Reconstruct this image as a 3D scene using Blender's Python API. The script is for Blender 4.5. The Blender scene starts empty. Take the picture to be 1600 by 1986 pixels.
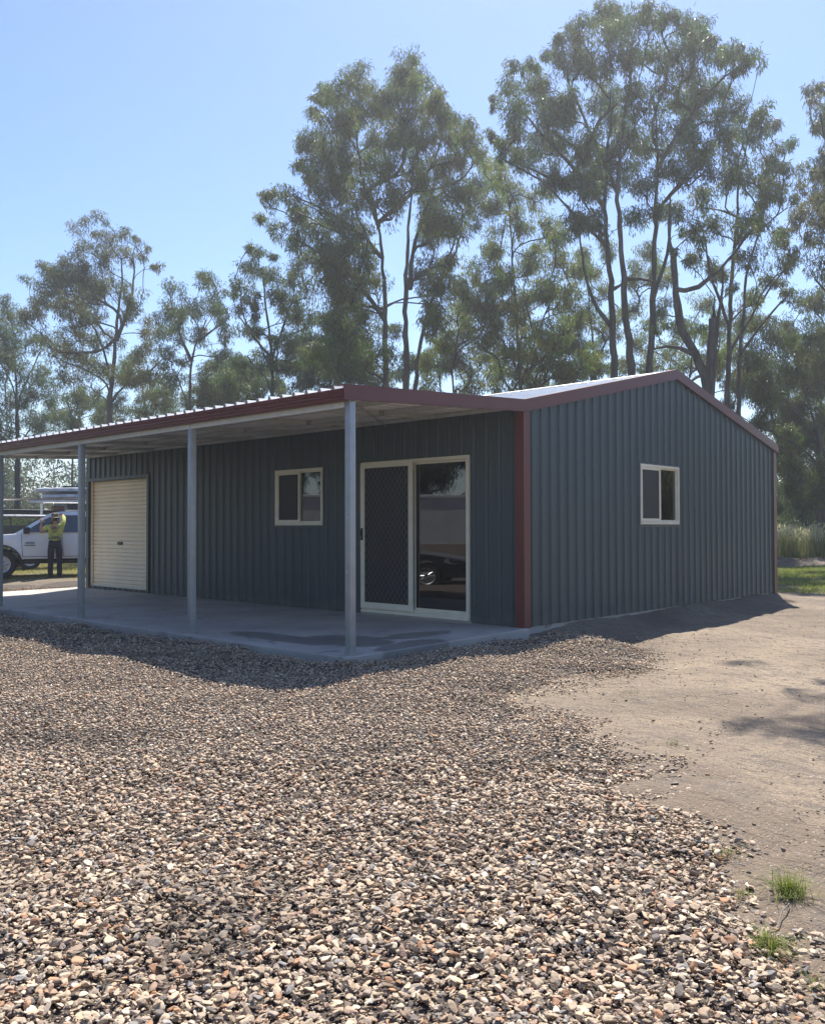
import bpy, bmesh, math, random
import numpy as np
from mathutils import Vector, Matrix, Euler, noise

R = math.radians
S = bpy.context.scene
COL = S.collection

# ------------------------------------------------------------------ camera, world, sun, exposure
FPX, PITCH, ROLL, YAW = 1724.1, .0182, -.0022, .7513
CAM = np.array([-8.7175, -6.3178, 1.1977])
_F = np.array([math.cos(YAW), math.sin(YAW), 0]); _R = np.array([math.sin(YAW), -math.cos(YAW), 0]); _U = np.array([0, 0, 1.])
F2 = _F*math.cos(PITCH)+_U*math.sin(PITCH); U2 = _U*math.cos(PITCH)-_F*math.sin(PITCH)
R3 = _R*math.cos(ROLL)+U2*math.sin(ROLL); U3 = U2*math.cos(ROLL)-_R*math.sin(ROLL)

cam = bpy.data.cameras.new('camera'); camo = bpy.data.objects.new('camera', cam); COL.objects.link(camo)
cam.sensor_fit = 'HORIZONTAL'; cam.sensor_width = 36; cam.lens = 36*FPX/1600
cam.clip_start = .05; cam.clip_end = 3000
camo.matrix_world = Matrix(((R3[0], U3[0], -F2[0], CAM[0]), (R3[1], U3[1], -F2[1], CAM[1]), (R3[2], U3[2], -F2[2], CAM[2]), (0, 0, 0, 1)))
S.camera = camo

SUN = Vector((.57, .33, 1)).normalized()
w = bpy.data.worlds.new('World'); S.world = w; w.use_nodes = True
nt = w.node_tree; bg = nt.nodes['Background']
sky = nt.nodes.new('ShaderNodeTexSky'); sky.sky_type = 'NISHITA'; sky.sun_disc = False
sky.sun_elevation = math.asin(SUN.z); sky.sun_rotation = math.atan2(SUN.x, SUN.y)
sky.air_density = 1.0; sky.dust_density = .3; sky.ozone_density = 3.0
hsv = nt.nodes.new('ShaderNodeHueSaturation'); hsv.inputs['Saturation'].default_value = 1.12; hsv.inputs['Hue'].default_value = .508
nt.links.new(sky.outputs[0], hsv.inputs['Color']); nt.links.new(hsv.outputs[0], bg.inputs[0]); bg.inputs[1].default_value = .105
sl = bpy.data.lights.new('sun', 'SUN'); sl.energy = 5.0; sl.angle = R(.53); sl.color = (1, .95, .87)
so = bpy.data.objects.new('sun', sl); COL.objects.link(so); so.rotation_euler = SUN.to_track_quat('Z', 'Y').to_euler()
so.location = (10, 10, 40)
S.view_settings.view_transform = 'Standard'; S.view_settings.look = 'None'
S.view_settings.exposure = .88; S.view_settings.gamma = 1
VEIL = .0016
S.cycles.volume_bounces = 0; S.cycles.caustics_reflective = False; S.cycles.caustics_refractive = False; S.cycles.max_bounces = 8; S.cycles.transparent_max_bounces = 12; S.cycles.diffuse_bounces = 4


def at(px, py, D):
    """world point D metres ahead of the camera on the line of sight of a photo pixel"""
    return CAM+(F2+R3*(px-800)/FPX-U3*(py-993)/FPX)*D


def onground(px, py, z):
    d = F2+R3*(px-800)/FPX-U3*(py-993)/FPX
    return CAM+d*((z-CAM[2])/d[2])


# ------------------------------------------------------------------ materials
def mat(name, col, rough=.6, metal=0., var=0., vscale=4., bump=0., bscale=30., spec=.5, coat=0., stretch=None, col2=None, detail=4):
    m = bpy.data.materials.new(name); m.use_nodes = True
    t = m.node_tree; b = t.nodes['Principled BSDF']
    b.inputs['Base Color'].default_value = (*col, 1); b.inputs['Roughness'].default_value = rough
    b.inputs['Metallic'].default_value = metal; b.inputs['Specular IOR Level'].default_value = spec
    b.inputs['Coat Weight'].default_value = coat
    tc = t.nodes.new('ShaderNodeTexCoord'); src = tc.outputs['Object']
    if stretch:
        mp = t.nodes.new('ShaderNodeMapping'); mp.inputs['Scale'].default_value = stretch
        t.links.new(src, mp.inputs[0]); src = mp.outputs[0]
    if var or col2:
        n = t.nodes.new('ShaderNodeTexNoise'); n.inputs['Scale'].default_value = vscale; n.inputs['Detail'].default_value = detail
        t.links.new(src, n.inputs['Vector'])
        r = t.nodes.new('ShaderNodeValToRGB')
        c2 = col2 or tuple(min(1, c*(1+var)) for c in col); c1 = col if col2 else tuple(c*(1-var) for c in col)
        r.color_ramp.elements[0].color = (*c1, 1); r.color_ramp.elements[1].color = (*c2, 1)
        r.color_ramp.elements[0].position = .35; r.color_ramp.elements[1].position = .65
        t.links.new(n.outputs[0], r.inputs[0]); t.links.new(r.outputs[0], b.inputs['Base Color'])
        mr = t.nodes.new('ShaderNodeMapRange'); mr.inputs['To Min'].default_value = max(.02, rough-.07); mr.inputs['To Max'].default_value = min(1, rough+.07)
        t.links.new(n.outputs[0], mr.inputs[0]); t.links.new(mr.outputs[0], b.inputs['Roughness'])
    if bump:
        n2 = t.nodes.new('ShaderNodeTexNoise'); n2.inputs['Scale'].default_value = bscale; n2.inputs['Detail'].default_value = 6
        t.links.new(src, n2.inputs['Vector'])
        bp = t.nodes.new('ShaderNodeBump'); bp.inputs['Strength'].default_value = bump; bp.inputs['Distance'].default_value = .02
        t.links.new(n2.outputs[0], bp.inputs['Height']); t.links.new(bp.outputs[0], b.inputs['Normal'])
    return m


def tint_mat(name, rough=.7, transl=0., spec=.3, bump=0., bscale=60., mottle=0.):
    """base colour from the mesh's own per-leaf / per-pebble colour"""
    m = bpy.data.materials.new(name); m.use_nodes = True
    t = m.node_tree; b = t.nodes['Principled BSDF']
    a = t.nodes.new('ShaderNodeAttribute'); a.attribute_name = 'tint'
    colout = a.outputs['Color']
    if mottle:
        tc = t.nodes.new('ShaderNodeTexCoord'); n = t.nodes.new('ShaderNodeTexNoise'); n.inputs['Scale'].default_value = 90; n.inputs['Detail'].default_value = 5
        t.links.new(tc.outputs['Object'], n.inputs['Vector'])
        mr = t.nodes.new('ShaderNodeMapRange'); mr.inputs['To Min'].default_value = 1-mottle; mr.inputs['To Max'].default_value = 1+mottle
        t.links.new(n.outputs[0], mr.inputs[0])
        vm = t.nodes.new('ShaderNodeVectorMath'); vm.operation = 'SCALE'
        t.links.new(colout, vm.inputs[0]); t.links.new(mr.outputs[0], vm.inputs['Scale']); colout = vm.outputs[0]
    t.links.new(colout, b.inputs['Base Color']); b.inputs['Roughness'].default_value = rough
    b.inputs['Specular IOR Level'].default_value = spec
    if bump:
        tc = t.nodes.new('ShaderNodeTexCoord'); n2 = t.nodes.new('ShaderNodeTexNoise'); n2.inputs['Scale'].default_value = bscale
        t.links.new(tc.outputs['Object'], n2.inputs['Vector'])
        bp = t.nodes.new('ShaderNodeBump'); bp.inputs['Strength'].default_value = bump; bp.inputs['Distance'].default_value = .005
        t.links.new(n2.outputs[0], bp.inputs['Height']); t.links.new(bp.outputs[0], b.inputs['Normal'])
    if transl:
        out = t.nodes['Material Output']; tr = t.nodes.new('ShaderNodeBsdfTranslucent'); mx = t.nodes.new('ShaderNodeMixShader')
        hs = t.nodes.new('ShaderNodeHueSaturation'); hs.inputs['Saturation'].default_value = 1.15; hs.inputs['Value'].default_value = 1.5
        t.links.new(colout, hs.inputs['Color']); t.links.new(hs.outputs[0], tr.inputs[0])
        mx.inputs[0].default_value = transl
        t.links.new(b.outputs[0], mx.inputs[1]); t.links.new(tr.outputs[0], mx.inputs[2]); t.links.new(mx.outputs[0], out.inputs[0])
    return m


def glass_mat(name, tint, refl=1.0):
    m = bpy.data.materials.new(name); m.use_nodes = True
    t = m.node_tree; t.nodes.remove(t.nodes['Principled BSDF']); out = t.nodes['Material Output']
    tr = t.nodes.new('ShaderNodeBsdfTransparent'); tr.inputs[0].default_value = (*tint, 1)
    gl = t.nodes.new('ShaderNodeBsdfGlossy'); gl.inputs['Roughness'].default_value = .003; gl.inputs[0].default_value = (refl, refl, refl, 1)
    fr = t.nodes.new('ShaderNodeFresnel'); fr.inputs[0].default_value = 2.05
    mx = t.nodes.new('ShaderNodeMixShader')
    t.links.new(fr.outputs[0], mx.inputs[0]); t.links.new(tr.outputs[0], mx.inputs[1]); t.links.new(gl.outputs[0], mx.inputs[2]); t.links.new(mx.outputs[0], out.inputs[0])
    return m


M = {}
M['clad'] = mat('slate_paint', (.045, .068, .077), .42, 0, .10, 1.3, 0, spec=.5, stretch=(1, 1, .25))
M['red'] = mat('red_brown_paint', (.135, .030, .026), .4, 0, .10, 2.0)
M['zinc'] = mat('zinc_sheet', (.60, .62, .63), .38, .85, .06, 3)
M['zinc_under'] = mat('zinc_underside', (.90, .89, .86), .5, .0, .04, 2)
M['galv'] = mat('galvanised_steel', (.37, .39, .385), .45, .25, .07, 9, detail=8)
M['beam'] = mat('galvanised_beam', (.70, .70, .66), .5, .1, .06, 9)
M['purlin'] = mat('purlin_zinc', (.46, .49, .485), .5, .05, .06, 8)
M['cream'] = mat('cream_aluminium', (.80, .74, .58), .38, 0, .04, 6)
M['roller'] = mat('cream_roller_steel', (.88, .76, .56), .42, 0, .05, 2, stretch=(1, 1, .4))
M['screen'] = mat('fly_screen', (.018, .02, .023), .55, .2)
M['black'] = mat('black_plastic', (.012, .012, .013), .4)
M['glass'] = glass_mat('window_glass', (.42, .45, .46))
M['room'] = mat('room_dark', (.10, .10, .10), .8)


def dust_foot(m):
    t = m.node_tree; b = t.nodes['Principled BSDF']; src = b.inputs['Base Color'].links[0].from_socket
    tc = t.nodes.new('ShaderNodeTexCoord'); sp = t.nodes.new('ShaderNodeSeparateXYZ'); t.links.new(tc.outputs['Object'], sp.inputs[0])
    n = t.nodes.new('ShaderNodeTexNoise'); n.inputs['Scale'].default_value = 3.5; n.inputs['Detail'].default_value = 9; t.links.new(tc.outputs['Object'], n.inputs['Vector'])
    a = t.nodes.new('ShaderNodeMath'); a.operation = 'MULTIPLY_ADD'; a.inputs[1].default_value = .9; t.links.new(n.outputs[0], a.inputs[0])
    h = t.nodes.new('ShaderNodeMath'); h.operation = 'MULTIPLY'; h.inputs[1].default_value = -1.5; t.links.new(sp.outputs[2], h.inputs[0]); t.links.new(h.outputs[0], a.inputs[2])
    r = t.nodes.new('ShaderNodeMapRange'); r.inputs['From Min'].default_value = .22; r.inputs['From Max'].default_value = .62; r.inputs['To Max'].default_value = .38; t.links.new(a.outputs[0], r.inputs[0])
    x = t.nodes.new('ShaderNodeMix'); x.data_type = 'RGBA'; t.links.new(r.outputs[0], x.inputs[0]); t.links.new(src, x.inputs[6]); x.inputs[7].default_value = (.20, .165, .125, 1); t.links.new(x.outputs[2], b.inputs['Base Color'])


dust_foot(M['clad'])


def concrete():
    m = mat('concrete', (.40, .385, .37), .75, 0, .0, 1, .25, 70)
    t = m.node_tree; b = t.nodes['Principled BSDF']
    tc = t.nodes.new('ShaderNodeTexCoord')

    def nz(scale, lo, hi, det=6, dist=0.):
        n = t.nodes.new('ShaderNodeTexNoise'); n.inputs['Scale'].default_value = scale; n.inputs['Detail'].default_value = det; n.inputs['Distortion'].default_value = dist
        t.links.new(tc.outputs['Object'], n.inputs['Vector'])
        r = t.nodes.new('ShaderNodeMapRange'); r.inputs['From Min'].default_value = lo; r.inputs['From Max'].default_value = hi
        t.links.new(n.outputs[0], r.inputs[0]); return r.outputs[0]
    mx = t.nodes.new('ShaderNodeMix'); mx.data_type = 'RGBA'; mx.inputs[6].default_value = (.36, .33, .295, 1); mx.inputs[7].default_value = (.49, .455, .405, 1)
    t.links.new(nz(1.1, .35, .65), mx.inputs[0])
    m2 = t.nodes.new('ShaderNodeMix'); m2.data_type = 'RGBA'; m2.blend_type = 'MULTIPLY'; m2.inputs[7].default_value = (.62, .6, .58, 1)
    t.links.new(mx.outputs[2], m2.inputs[6]); t.links.new(nz(3.2, .58, .72, 8, 1.2), m2.inputs[0])
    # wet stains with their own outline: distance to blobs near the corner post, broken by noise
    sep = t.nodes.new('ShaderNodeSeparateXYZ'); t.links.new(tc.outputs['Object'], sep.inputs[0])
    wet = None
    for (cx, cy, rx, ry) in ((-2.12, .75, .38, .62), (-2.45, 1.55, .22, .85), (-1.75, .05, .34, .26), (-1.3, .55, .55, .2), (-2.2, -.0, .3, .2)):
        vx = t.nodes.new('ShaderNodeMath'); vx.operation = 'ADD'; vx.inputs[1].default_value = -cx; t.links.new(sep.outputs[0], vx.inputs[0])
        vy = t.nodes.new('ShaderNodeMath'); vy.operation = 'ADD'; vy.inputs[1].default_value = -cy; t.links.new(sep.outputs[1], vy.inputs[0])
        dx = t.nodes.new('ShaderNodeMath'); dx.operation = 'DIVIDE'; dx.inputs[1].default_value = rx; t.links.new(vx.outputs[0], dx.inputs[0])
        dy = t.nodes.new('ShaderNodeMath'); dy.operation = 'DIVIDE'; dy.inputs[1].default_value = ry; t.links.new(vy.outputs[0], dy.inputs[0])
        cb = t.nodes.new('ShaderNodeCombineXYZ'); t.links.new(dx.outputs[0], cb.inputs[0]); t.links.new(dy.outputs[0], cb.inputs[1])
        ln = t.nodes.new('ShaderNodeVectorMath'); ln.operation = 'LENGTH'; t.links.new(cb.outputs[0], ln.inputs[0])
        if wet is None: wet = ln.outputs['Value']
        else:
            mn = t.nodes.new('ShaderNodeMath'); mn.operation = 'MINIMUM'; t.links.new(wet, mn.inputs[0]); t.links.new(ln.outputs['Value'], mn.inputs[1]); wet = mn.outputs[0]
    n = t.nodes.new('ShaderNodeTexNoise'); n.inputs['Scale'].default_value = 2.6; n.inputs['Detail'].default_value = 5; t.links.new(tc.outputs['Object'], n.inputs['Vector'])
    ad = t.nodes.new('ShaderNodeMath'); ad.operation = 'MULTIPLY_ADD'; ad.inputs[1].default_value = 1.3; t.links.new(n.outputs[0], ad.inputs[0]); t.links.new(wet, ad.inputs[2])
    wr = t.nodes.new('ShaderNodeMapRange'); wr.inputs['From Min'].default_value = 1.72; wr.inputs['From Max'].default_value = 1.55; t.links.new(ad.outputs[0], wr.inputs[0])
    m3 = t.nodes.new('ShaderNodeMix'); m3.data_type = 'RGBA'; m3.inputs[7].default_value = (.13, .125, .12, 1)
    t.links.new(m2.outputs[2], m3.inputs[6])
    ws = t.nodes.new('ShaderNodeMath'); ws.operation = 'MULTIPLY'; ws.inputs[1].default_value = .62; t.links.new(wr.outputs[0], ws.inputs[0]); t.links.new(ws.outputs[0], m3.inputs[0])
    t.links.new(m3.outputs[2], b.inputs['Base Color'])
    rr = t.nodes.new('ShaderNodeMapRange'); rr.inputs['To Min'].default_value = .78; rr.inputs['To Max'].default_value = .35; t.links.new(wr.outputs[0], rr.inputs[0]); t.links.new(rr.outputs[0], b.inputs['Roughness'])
    return m


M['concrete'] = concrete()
M['leaf'] = tint_mat('gum_leaf', .45, .5, .4)
M['blade'] = tint_mat('grass_blade', .6, .4, .2)
M['pebble'] = tint_mat('river_pebble', .7, 0, .3, .4, 120, .25)
M['bark'] = mat('gum_bark', (.07, .06, .053), .85, 0, .5, 3, 1.0, 10, stretch=(2, 2, .35))
M['bark_pale'] = mat('pale_gum_bark', (.24, .215, .19), .8, 0, .45, 2.2, .4, 12, stretch=(2, 2, .4))


def ground_mat():
    m = mat('sandy_dirt', (.4, .3, .2), .9, 0)
    t = m.node_tree; b = t.nodes['Principled BSDF']; tc = t.nodes.new('ShaderNodeTexCoord')

    def noise_(scale, det=6, stretch=None, dist=0.):
        n = t.nodes.new('ShaderNodeTexNoise'); n.inputs['Scale'].default_value = scale; n.inputs['Detail'].default_value = det; n.inputs['Distortion'].default_value = dist
        s = tc.outputs['Object']
        if stretch:
            mp = t.nodes.new('ShaderNodeMapping'); mp.inputs['Scale'].default_value = stretch; mp.inputs['Rotation'].default_value = (0, 0, R(-28)); t.links.new(s, mp.inputs[0]); s = mp.outputs[0]
        t.links.new(s, n.inputs['Vector']); return n.outputs[0]

    def rng(v, a, c):
        r = t.nodes.new('ShaderNodeMapRange'); r.inputs['From Min'].default_value = a; r.inputs['From Max'].default_value = c; t.links.new(v, r.inputs[0]); return r.outputs[0]

    def mix(f, a, c, mode='MIX'):
        x = t.nodes.new('ShaderNodeMix'); x.data_type = 'RGBA'; x.blend_type = mode
        t.links.new(f, x.inputs[0])
        for i, v in ((6, a), (7, c)):
            if isinstance(v, tuple): x.inputs[i].default_value = (*v, 1)
            else: t.links.new(v, x.inputs[i])
        return x.outputs[2]
    c = mix(rng(noise_(.55, 5, None, .6), .36, .62), (.30, .228, .150), (.165, .120, .080))
    c = mix(rng(noise_(2.2, 8, (1, .32, 1), .8), .56, .72), c, (.19, .145, .105))
    c = mix(rng(noise_(14, 8, (1, .5, 1), .5), .55, .66), c, (.15, .115, .085))
    c = mix(rng(noise_(38, 6), .55, .66), c, (.13, .10, .075))
    c = mix(rng(noise_(75, 3), .62, .72), c, (.46, .39, .30))
    sep = t.nodes.new('ShaderNodeVectorMath'); sep.operation = 'LENGTH'; t.links.new(tc.outputs['Object'], sep.inputs[0])
    c = mix(rng(noise_(110, 2), .58, .66), c, (.10, .078, .058))
    far = rng(sep.outputs['Value'], 15, 19)
    c = mix(far, c, mix(rng(noise_(.8, 6), .4, .6), (.16, .125, .075), (.10, .115, .04)))
    t.links.new(c, b.inputs['Base Color'])
    hs = t.nodes.new('ShaderNodeMath'); hs.operation = 'MULTIPLY_ADD'; hs.inputs[1].default_value = .35
    t.links.new(noise_(55, 6), hs.inputs[0]); t.links.new(noise_(9, 7, (1, .45, 1), .5), hs.inputs[2])
    bp = t.nodes.new('ShaderNodeBump'); bp.inputs['Strength'].default_value = 1.0; bp.inputs['Distance'].default_value = .05
    t.links.new(hs.outputs[0], bp.inputs['Height']); t.links.new(bp.outputs[0], b.inputs['Normal'])
    return m


M['ground'] = ground_mat()
M['bed'] = mat('gravel_bed', (.085, .066, .052), .95, 0, .35, 25, 1.0, 60)  # dark brown stands for the shade in gaps between pebbles
M['lawn'] = mat('lawn_soil', (.06, .075, .025), .95, 0, .3, 2, .5, 20)
M['soil'] = mat('turned_soil', (.13, .10, .075), .95, 0, .4, 3, 1.0, 12)


# ------------------------------------------------------------------ mesh helpers
def np_mesh(name, verts, faces, tint=None, smooth=False):
    verts = np.asarray(verts, np.float32); faces = np.asarray(faces, np.int32)
    me = bpy.data.meshes.new(name); n, k = faces.shape
    me.vertices.add(len(verts)); me.vertices.foreach_set('co', verts.ravel())
    me.loops.add(n*k); me.loops.foreach_set('vertex_index', faces.ravel())
    me.polygons.add(n); me.polygons.foreach_set('loop_start', np.arange(0, n*k, k, dtype=np.int32))
    me.polygons.foreach_set('use_smooth', np.full(n, smooth))
    if tint is not None:
        a = me.color_attributes.new('tint', 'FLOAT_COLOR', 'POINT')
        a.data.foreach_set('color', np.concatenate([tint, np.ones((len(tint), 1))], 1).astype(np.float32).ravel())
    me.update(calc_edges=True); me.validate()
    return me


class MB:
    def __init__(s): s.v = []; s.f = []

    def face(s, pts):
        i = len(s.v); s.v += [tuple(p) for p in pts]; s.f.append(tuple(range(i, i+len(pts)))); return s

    def box(s, x0, x1, y0, y1, z0, z1, mtx=None):
        c = [(x0, y0, z0), (x1, y0, z0), (x1, y1, z0), (x0, y1, z0), (x0, y0, z1), (x1, y0, z1), (x1, y1, z1), (x0, y1, z1)]
        if mtx is not None: c = [tuple(mtx @ Vector(p)) for p in c]
        i = len(s.v); s.v += c
        s.f += [tuple(i+k for k in q) for q in ((0, 3, 2, 1), (4, 5, 6, 7), (0, 1, 5, 4), (1, 2, 6, 5), (2, 3, 7, 6), (3, 0, 4, 7))]
        return s

    def prism(s, pts, off):
        """closed polygon pts (3d) pushed along off"""
        i = len(s.v); n = len(pts); o = Vector(off)
        s.v += [tuple(p) for p in pts]+[tuple(Vector(p)+o) for p in pts]
        s.f.append(tuple(range(i, i+n))); s.f.append(tuple(range(i+2*n-1, i+n-1, -1)))
        for k in range(n): s.f.append((i+k, i+n+k, i+n+(k+1) % n, i+(k+1) % n))
        return s

    def tube(s, path, rad, sides=6, caps=True):
        path = [Vector(p) for p in path]; n = len(path)
        if not hasattr(rad, '__len__'): rad = [rad]*n
        i0 = len(s.v); ref = None
        for k, p in enumerate(path):
            d = (path[min(k+1, n-1)]-path[max(k-1, 0)])
            d = d.normalized() if d.length > 1e-9 else Vector((0, 0, 1))
            if ref is None: ref = Vector((1, 0, 0)) if abs(d.x) < .8 else Vector((0, 1, 0))
            a = (ref-d*ref.dot(d)).normalized(); ref = a; b = d.cross(a)
            for j in range(sides):
                t = 2*math.pi*j/sides; s.v.append(tuple(p+(a*math.cos(t)+b*math.sin(t))*rad[k]))
        for k in range(n-1):
            for j in range(sides):
                a = i0+k*sides+j; b = i0+k*sides+(j+1) % sides
                s.f.append((a, b, b+sides, a+sides))
        if caps:
            s.f.append(tuple(i0+j for j in reversed(range(sides)))); s.f.append(tuple(i0+(n-1)*sides+j for j in range(sides)))
        return s

    def lathe(s, prof, c, axis='z', seg=16):
        i = len(s.v); n = len(prof)
        for (r, h) in prof:
            for j in range(seg):
                t = 2*math.pi*j/seg; a, b = r*math.cos(t), r*math.sin(t)
                p = (a, b, h) if axis == 'z' else ((a, h, b) if axis == 'y' else (h, a, b))
                s.v.append((c[0]+p[0], c[1]+p[1], c[2]+p[2]))
        for k in range(n-1):
            for j in range(seg):
                a = i+k*seg+j; b = i+k*seg+(j+1) % seg; s.f.append((a, b, b+seg, a+seg))
        return s

    def build(s, name, m, parent=None, smooth=False, bevel=0, seg=2, weld=False):
        me = bpy.data.meshes.new(name); me.from_pydata(s.v, [], s.f)
        bm = bmesh.new(); bm.from_mesh(me)
        if weld or bevel: bmesh.ops.remove_doubles(bm, verts=bm.verts, dist=1e-5)
        bmesh.ops.recalc_face_normals(bm, faces=bm.faces)
        if bevel:
            es = [e for e in bm.edges if len(e.link_faces) == 2 and e.calc_face_angle(0) > .5]
            bmesh.ops.bevel(bm, geom=es, offset=bevel, segments=seg, affect='EDGES', profile=.5, clamp_overlap=True)
        bm.to_mesh(me); bm.free()
        if smooth:
            me.polygons.foreach_set('use_smooth', [True]*len(me.polygons)); me.set_sharp_from_angle(angle=R(38))
        return obj(name, me, m, parent)


def obj(name, me, m, parent=None):
    o = bpy.data.objects.new(name, me); COL.objects.link(o)
    if m is not None: me.materials.append(m)
    if parent is not None: o.parent = parent
    return o


def tag(o, label=None, cat=None, group=None, kind=None):
    if label: o['label'] = label
    if cat: o['category'] = cat
    if group: o['group'] = group
    if kind: o['kind'] = kind
    return o


def empty(name, loc=(0, 0, 0), rz=0, label=None, cat=None, group=None):
    o = bpy.data.objects.new(name, None); COL.objects.link(o); o.location = loc; o.rotation_euler = (0, 0, rz); o.empty_display_size = .2
    return tag(o, label, cat, group)


def copy_tree(o, parent=None):
    c = o.copy(); COL.objects.link(c); c.parent = parent
    for ch in list(o.children): copy_tree(ch, c)
    return c


# ------------------------------------------------------------------ ground
def sstep(a, b, x):
    t = np.clip((x-a)/(b-a), 0, 1); return t*t*(3-2*t)


def gz(x, y):
    x = np.asarray(x, float); y = np.asarray(y, float)
    z = -.125+.012*np.sin(x*1.7+y*.6)+.010*np.sin(y*2.3-x*.9+1)+.006*np.sin(x*4.1-y*3.3)
    z = z-.09*sstep(11, 16, y)+.10*sstep(22, 34, x)
    z = z+.112*np.exp(-np.maximum(0, -y)/.45)*sstep(.25, 1.3, x)*(y > -6)*(1-sstep(7.5, 9, x))
    return z


GP = [(1012, 1226), (1090, 1228), (1170, 1236), (1235, 1250), (1285, 1278), (1240, 1300), (1130, 1312), (1060, 1332), (1025, 1352), (1060, 1385), (1140, 1405), (1205, 1440), (1255, 1500), (1275, 1560), (1330, 1620), (1400, 1690), (1455, 1745), (1520, 1810), (1560, 1880), (1590, 1940), (1640, 2010)]
GPOLY = np.array([onground(a, b, -.11)[:2] for a, b in GP])
GPOLY = np.concatenate([[[-2.9, -.1], [0.0, -.02]], GPOLY, [[-9, -8], [-16, -9], [-22, 18], [-3, 15.2], [4, 14.2], [4, 11.1], [-3.0, 11.1]]])


def signed(x, y, poly):
    """distance inside a polygon (negative outside)"""
    x = np.asarray(x, float).ravel(); y = np.asarray(y, float).ravel()
    d = np.full(len(x), 1e9); ins = np.zeros(len(x), bool); n = len(poly)
    for i in range(n):
        ax, ay = poly[i]; bx, by = poly[(i+1) % n]
        ex, ey = bx-ax, by-ay; t = np.clip(((x-ax)*ex+(y-ay)*ey)/(ex*ex+ey*ey+1e-12), 0, 1)
        d = np.minimum(d, np.hypot(x-ax-t*ex, y-ay-t*ey))
        if by != ay:
            c = ((ay > y) != (by > y)) & (x < (bx-ax)*(y-ay)/(by-ay)+ax); ins ^= c
    return np.where(ins, d, -d)


def wob(x, y):
    return .10*np.sin(x*5.1+y*2.2)+.07*np.sin(y*7.3-x*3.1)+.05*np.sin(x*13.1+y*11.7)


def slab_d(x, y):   # distance from the slab edge, used to bank gravel
    return np.maximum(np.maximum(-3.0-x, -.1-y), 0)


MND = onground(1185, 1258, -.1)[:2]


def gh(x, y, d):
    h = .065*sstep(-.05, .55, d)
    h = h+.10*np.exp(-(((x-MND[0])/.85)**2+((y-MND[1])/.5)**2))*sstep(.05, .75, d)+.030*np.exp(-slab_d(x, y)/.35)*(x < .1)*sstep(0, .2, d)
    h = h+.022*np.sin(x*2.1+1.3*y)*np.sin(1.7*y-.6*x)*sstep(0, .8, d)+.012*np.sin(5.2*x+.7)*np.sin(4.7*y)*sstep(0, .5, d)
    return np.maximum(h, -.01)


def nonuni(lo, hi, flo, fhi, fine):
    a = list(np.arange(flo, fhi+1e-6, fine)); st = fine; x = flo
    pre = []
    while x > lo: st *= 1.35; x -= st; pre.append(max(x, lo))
    st = fine; x = a[-1]; post = []
    while x < hi: st *= 1.35; x += st; post.append(min(x, hi))
    return np.array(pre[::-1]+a+post)


gx = nonuni(-300, 320, -8, 12, .045); gy = nonuni(-300, 320, -7, 2, .045)
X, Y = np.meshgrid(gx, gy); Z = gz(X, Y)
lump = np.zeros_like(Z)
near = (X > -9) & (X < 13) & (Y > -9) & (Y < 4)
idx = np.argwhere(near)
for i, j in idx:
    lump[i, j] = .024*noise.fractal((X[i, j]*.8, Y[i, j]*1.5, 0), 1.0, 2.1, 3)+.021*noise.fractal((X[i, j]*2.6+Y[i, j], Y[i, j]*4.2, 5), .8, 2.2, 4)
Z += lump
nx, ny = len(gx), len(gy); ii = np.arange(nx*ny).reshape(ny, nx)
fc = np.stack([ii[:-1, :-1], ii[:-1, 1:], ii[1:, 1:], ii[1:, :-1]], -1).reshape(-1, 4)
tag(obj('ground', np_mesh('ground', np.stack([X, Y, Z], -1).reshape(-1, 3), fc, smooth=True), M['ground']), 'bare sandy dirt ground beside the shed', 'ground', kind='structure')

# gravel bed under the loose pebbles
bx = np.arange(-22, 4.2, .1); by = np.arange(-9, 18, .1)
X, Y = np.meshgrid(bx, by); d = signed(X, Y, GPOLY).reshape(X.shape)+wob(X, Y)*.5
Z = gz(X, Y)+gh(X, Y, d)-.012
ii = np.arange(X.size).reshape(X.shape)
fc = np.stack([ii[:-1, :-1], ii[:-1, 1:], ii[1:, 1:], ii[1:, :-1]], -1).reshape(-1, 4)
insl = (X > -2.95) & (X < 0) & (Y > -.05) & (Y < 11)
ok = ((d > .08) & ~insl).ravel()[fc].all(1)
tag(obj('gravel_bed', np_mesh('gravel_bed', np.stack([X, Y, Z], -1).reshape(-1, 3), fc[ok], smooth=True), M['bed']), 'bed under the loose river gravel, coloured dark for shaded gaps', 'gravel', kind='structure')

rng = np.random.default_rng(7)


def ico(sub):
    bm = bmesh.new(); bmesh.ops.create_icosphere(bm, subdivisions=sub, radius=1)
    v = np.array([x.co[:] for x in bm.verts]); f = np.array([[q.index for q in x.verts] for x in bm.faces]); bm.free(); return v, f


def pebble_shapes(sub, n, rg):
    v, f = ico(sub); out = []
    for k in range(n):
        u = v.copy()
        for _ in range(9):     # flatten a few random sides: worn facets
            a = rg.normal(size=3); a /= np.linalg.norm(a); h = rg.uniform(.40, .82)
            p = u@a; ex = np.maximum(p-h, 0); u -= np.outer(ex*.93, a)
        u *= 1+.10*np.sin(v@rg.normal(size=3)*2.4+rg.uniform(0, 6))[:, None]
        out.append(u)
    return out, f


PAL = np.array([(.40, .33, .25), (.34, .275, .21), (.285, .245, .21), (.52, .455, .36), (.45, .38, .295), (.36, .215, .13), (.15, .135, .125), (.38, .275, .21), (.235, .235, .235), (.20, .16, .125), (.60, .55, .47), (.43, .345, .25)])
PW = np.array([16, 14, 12, 9, 12, 5, 7, 8, 6, 7, 2.5, 8.]); PW /= PW.sum()


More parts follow.
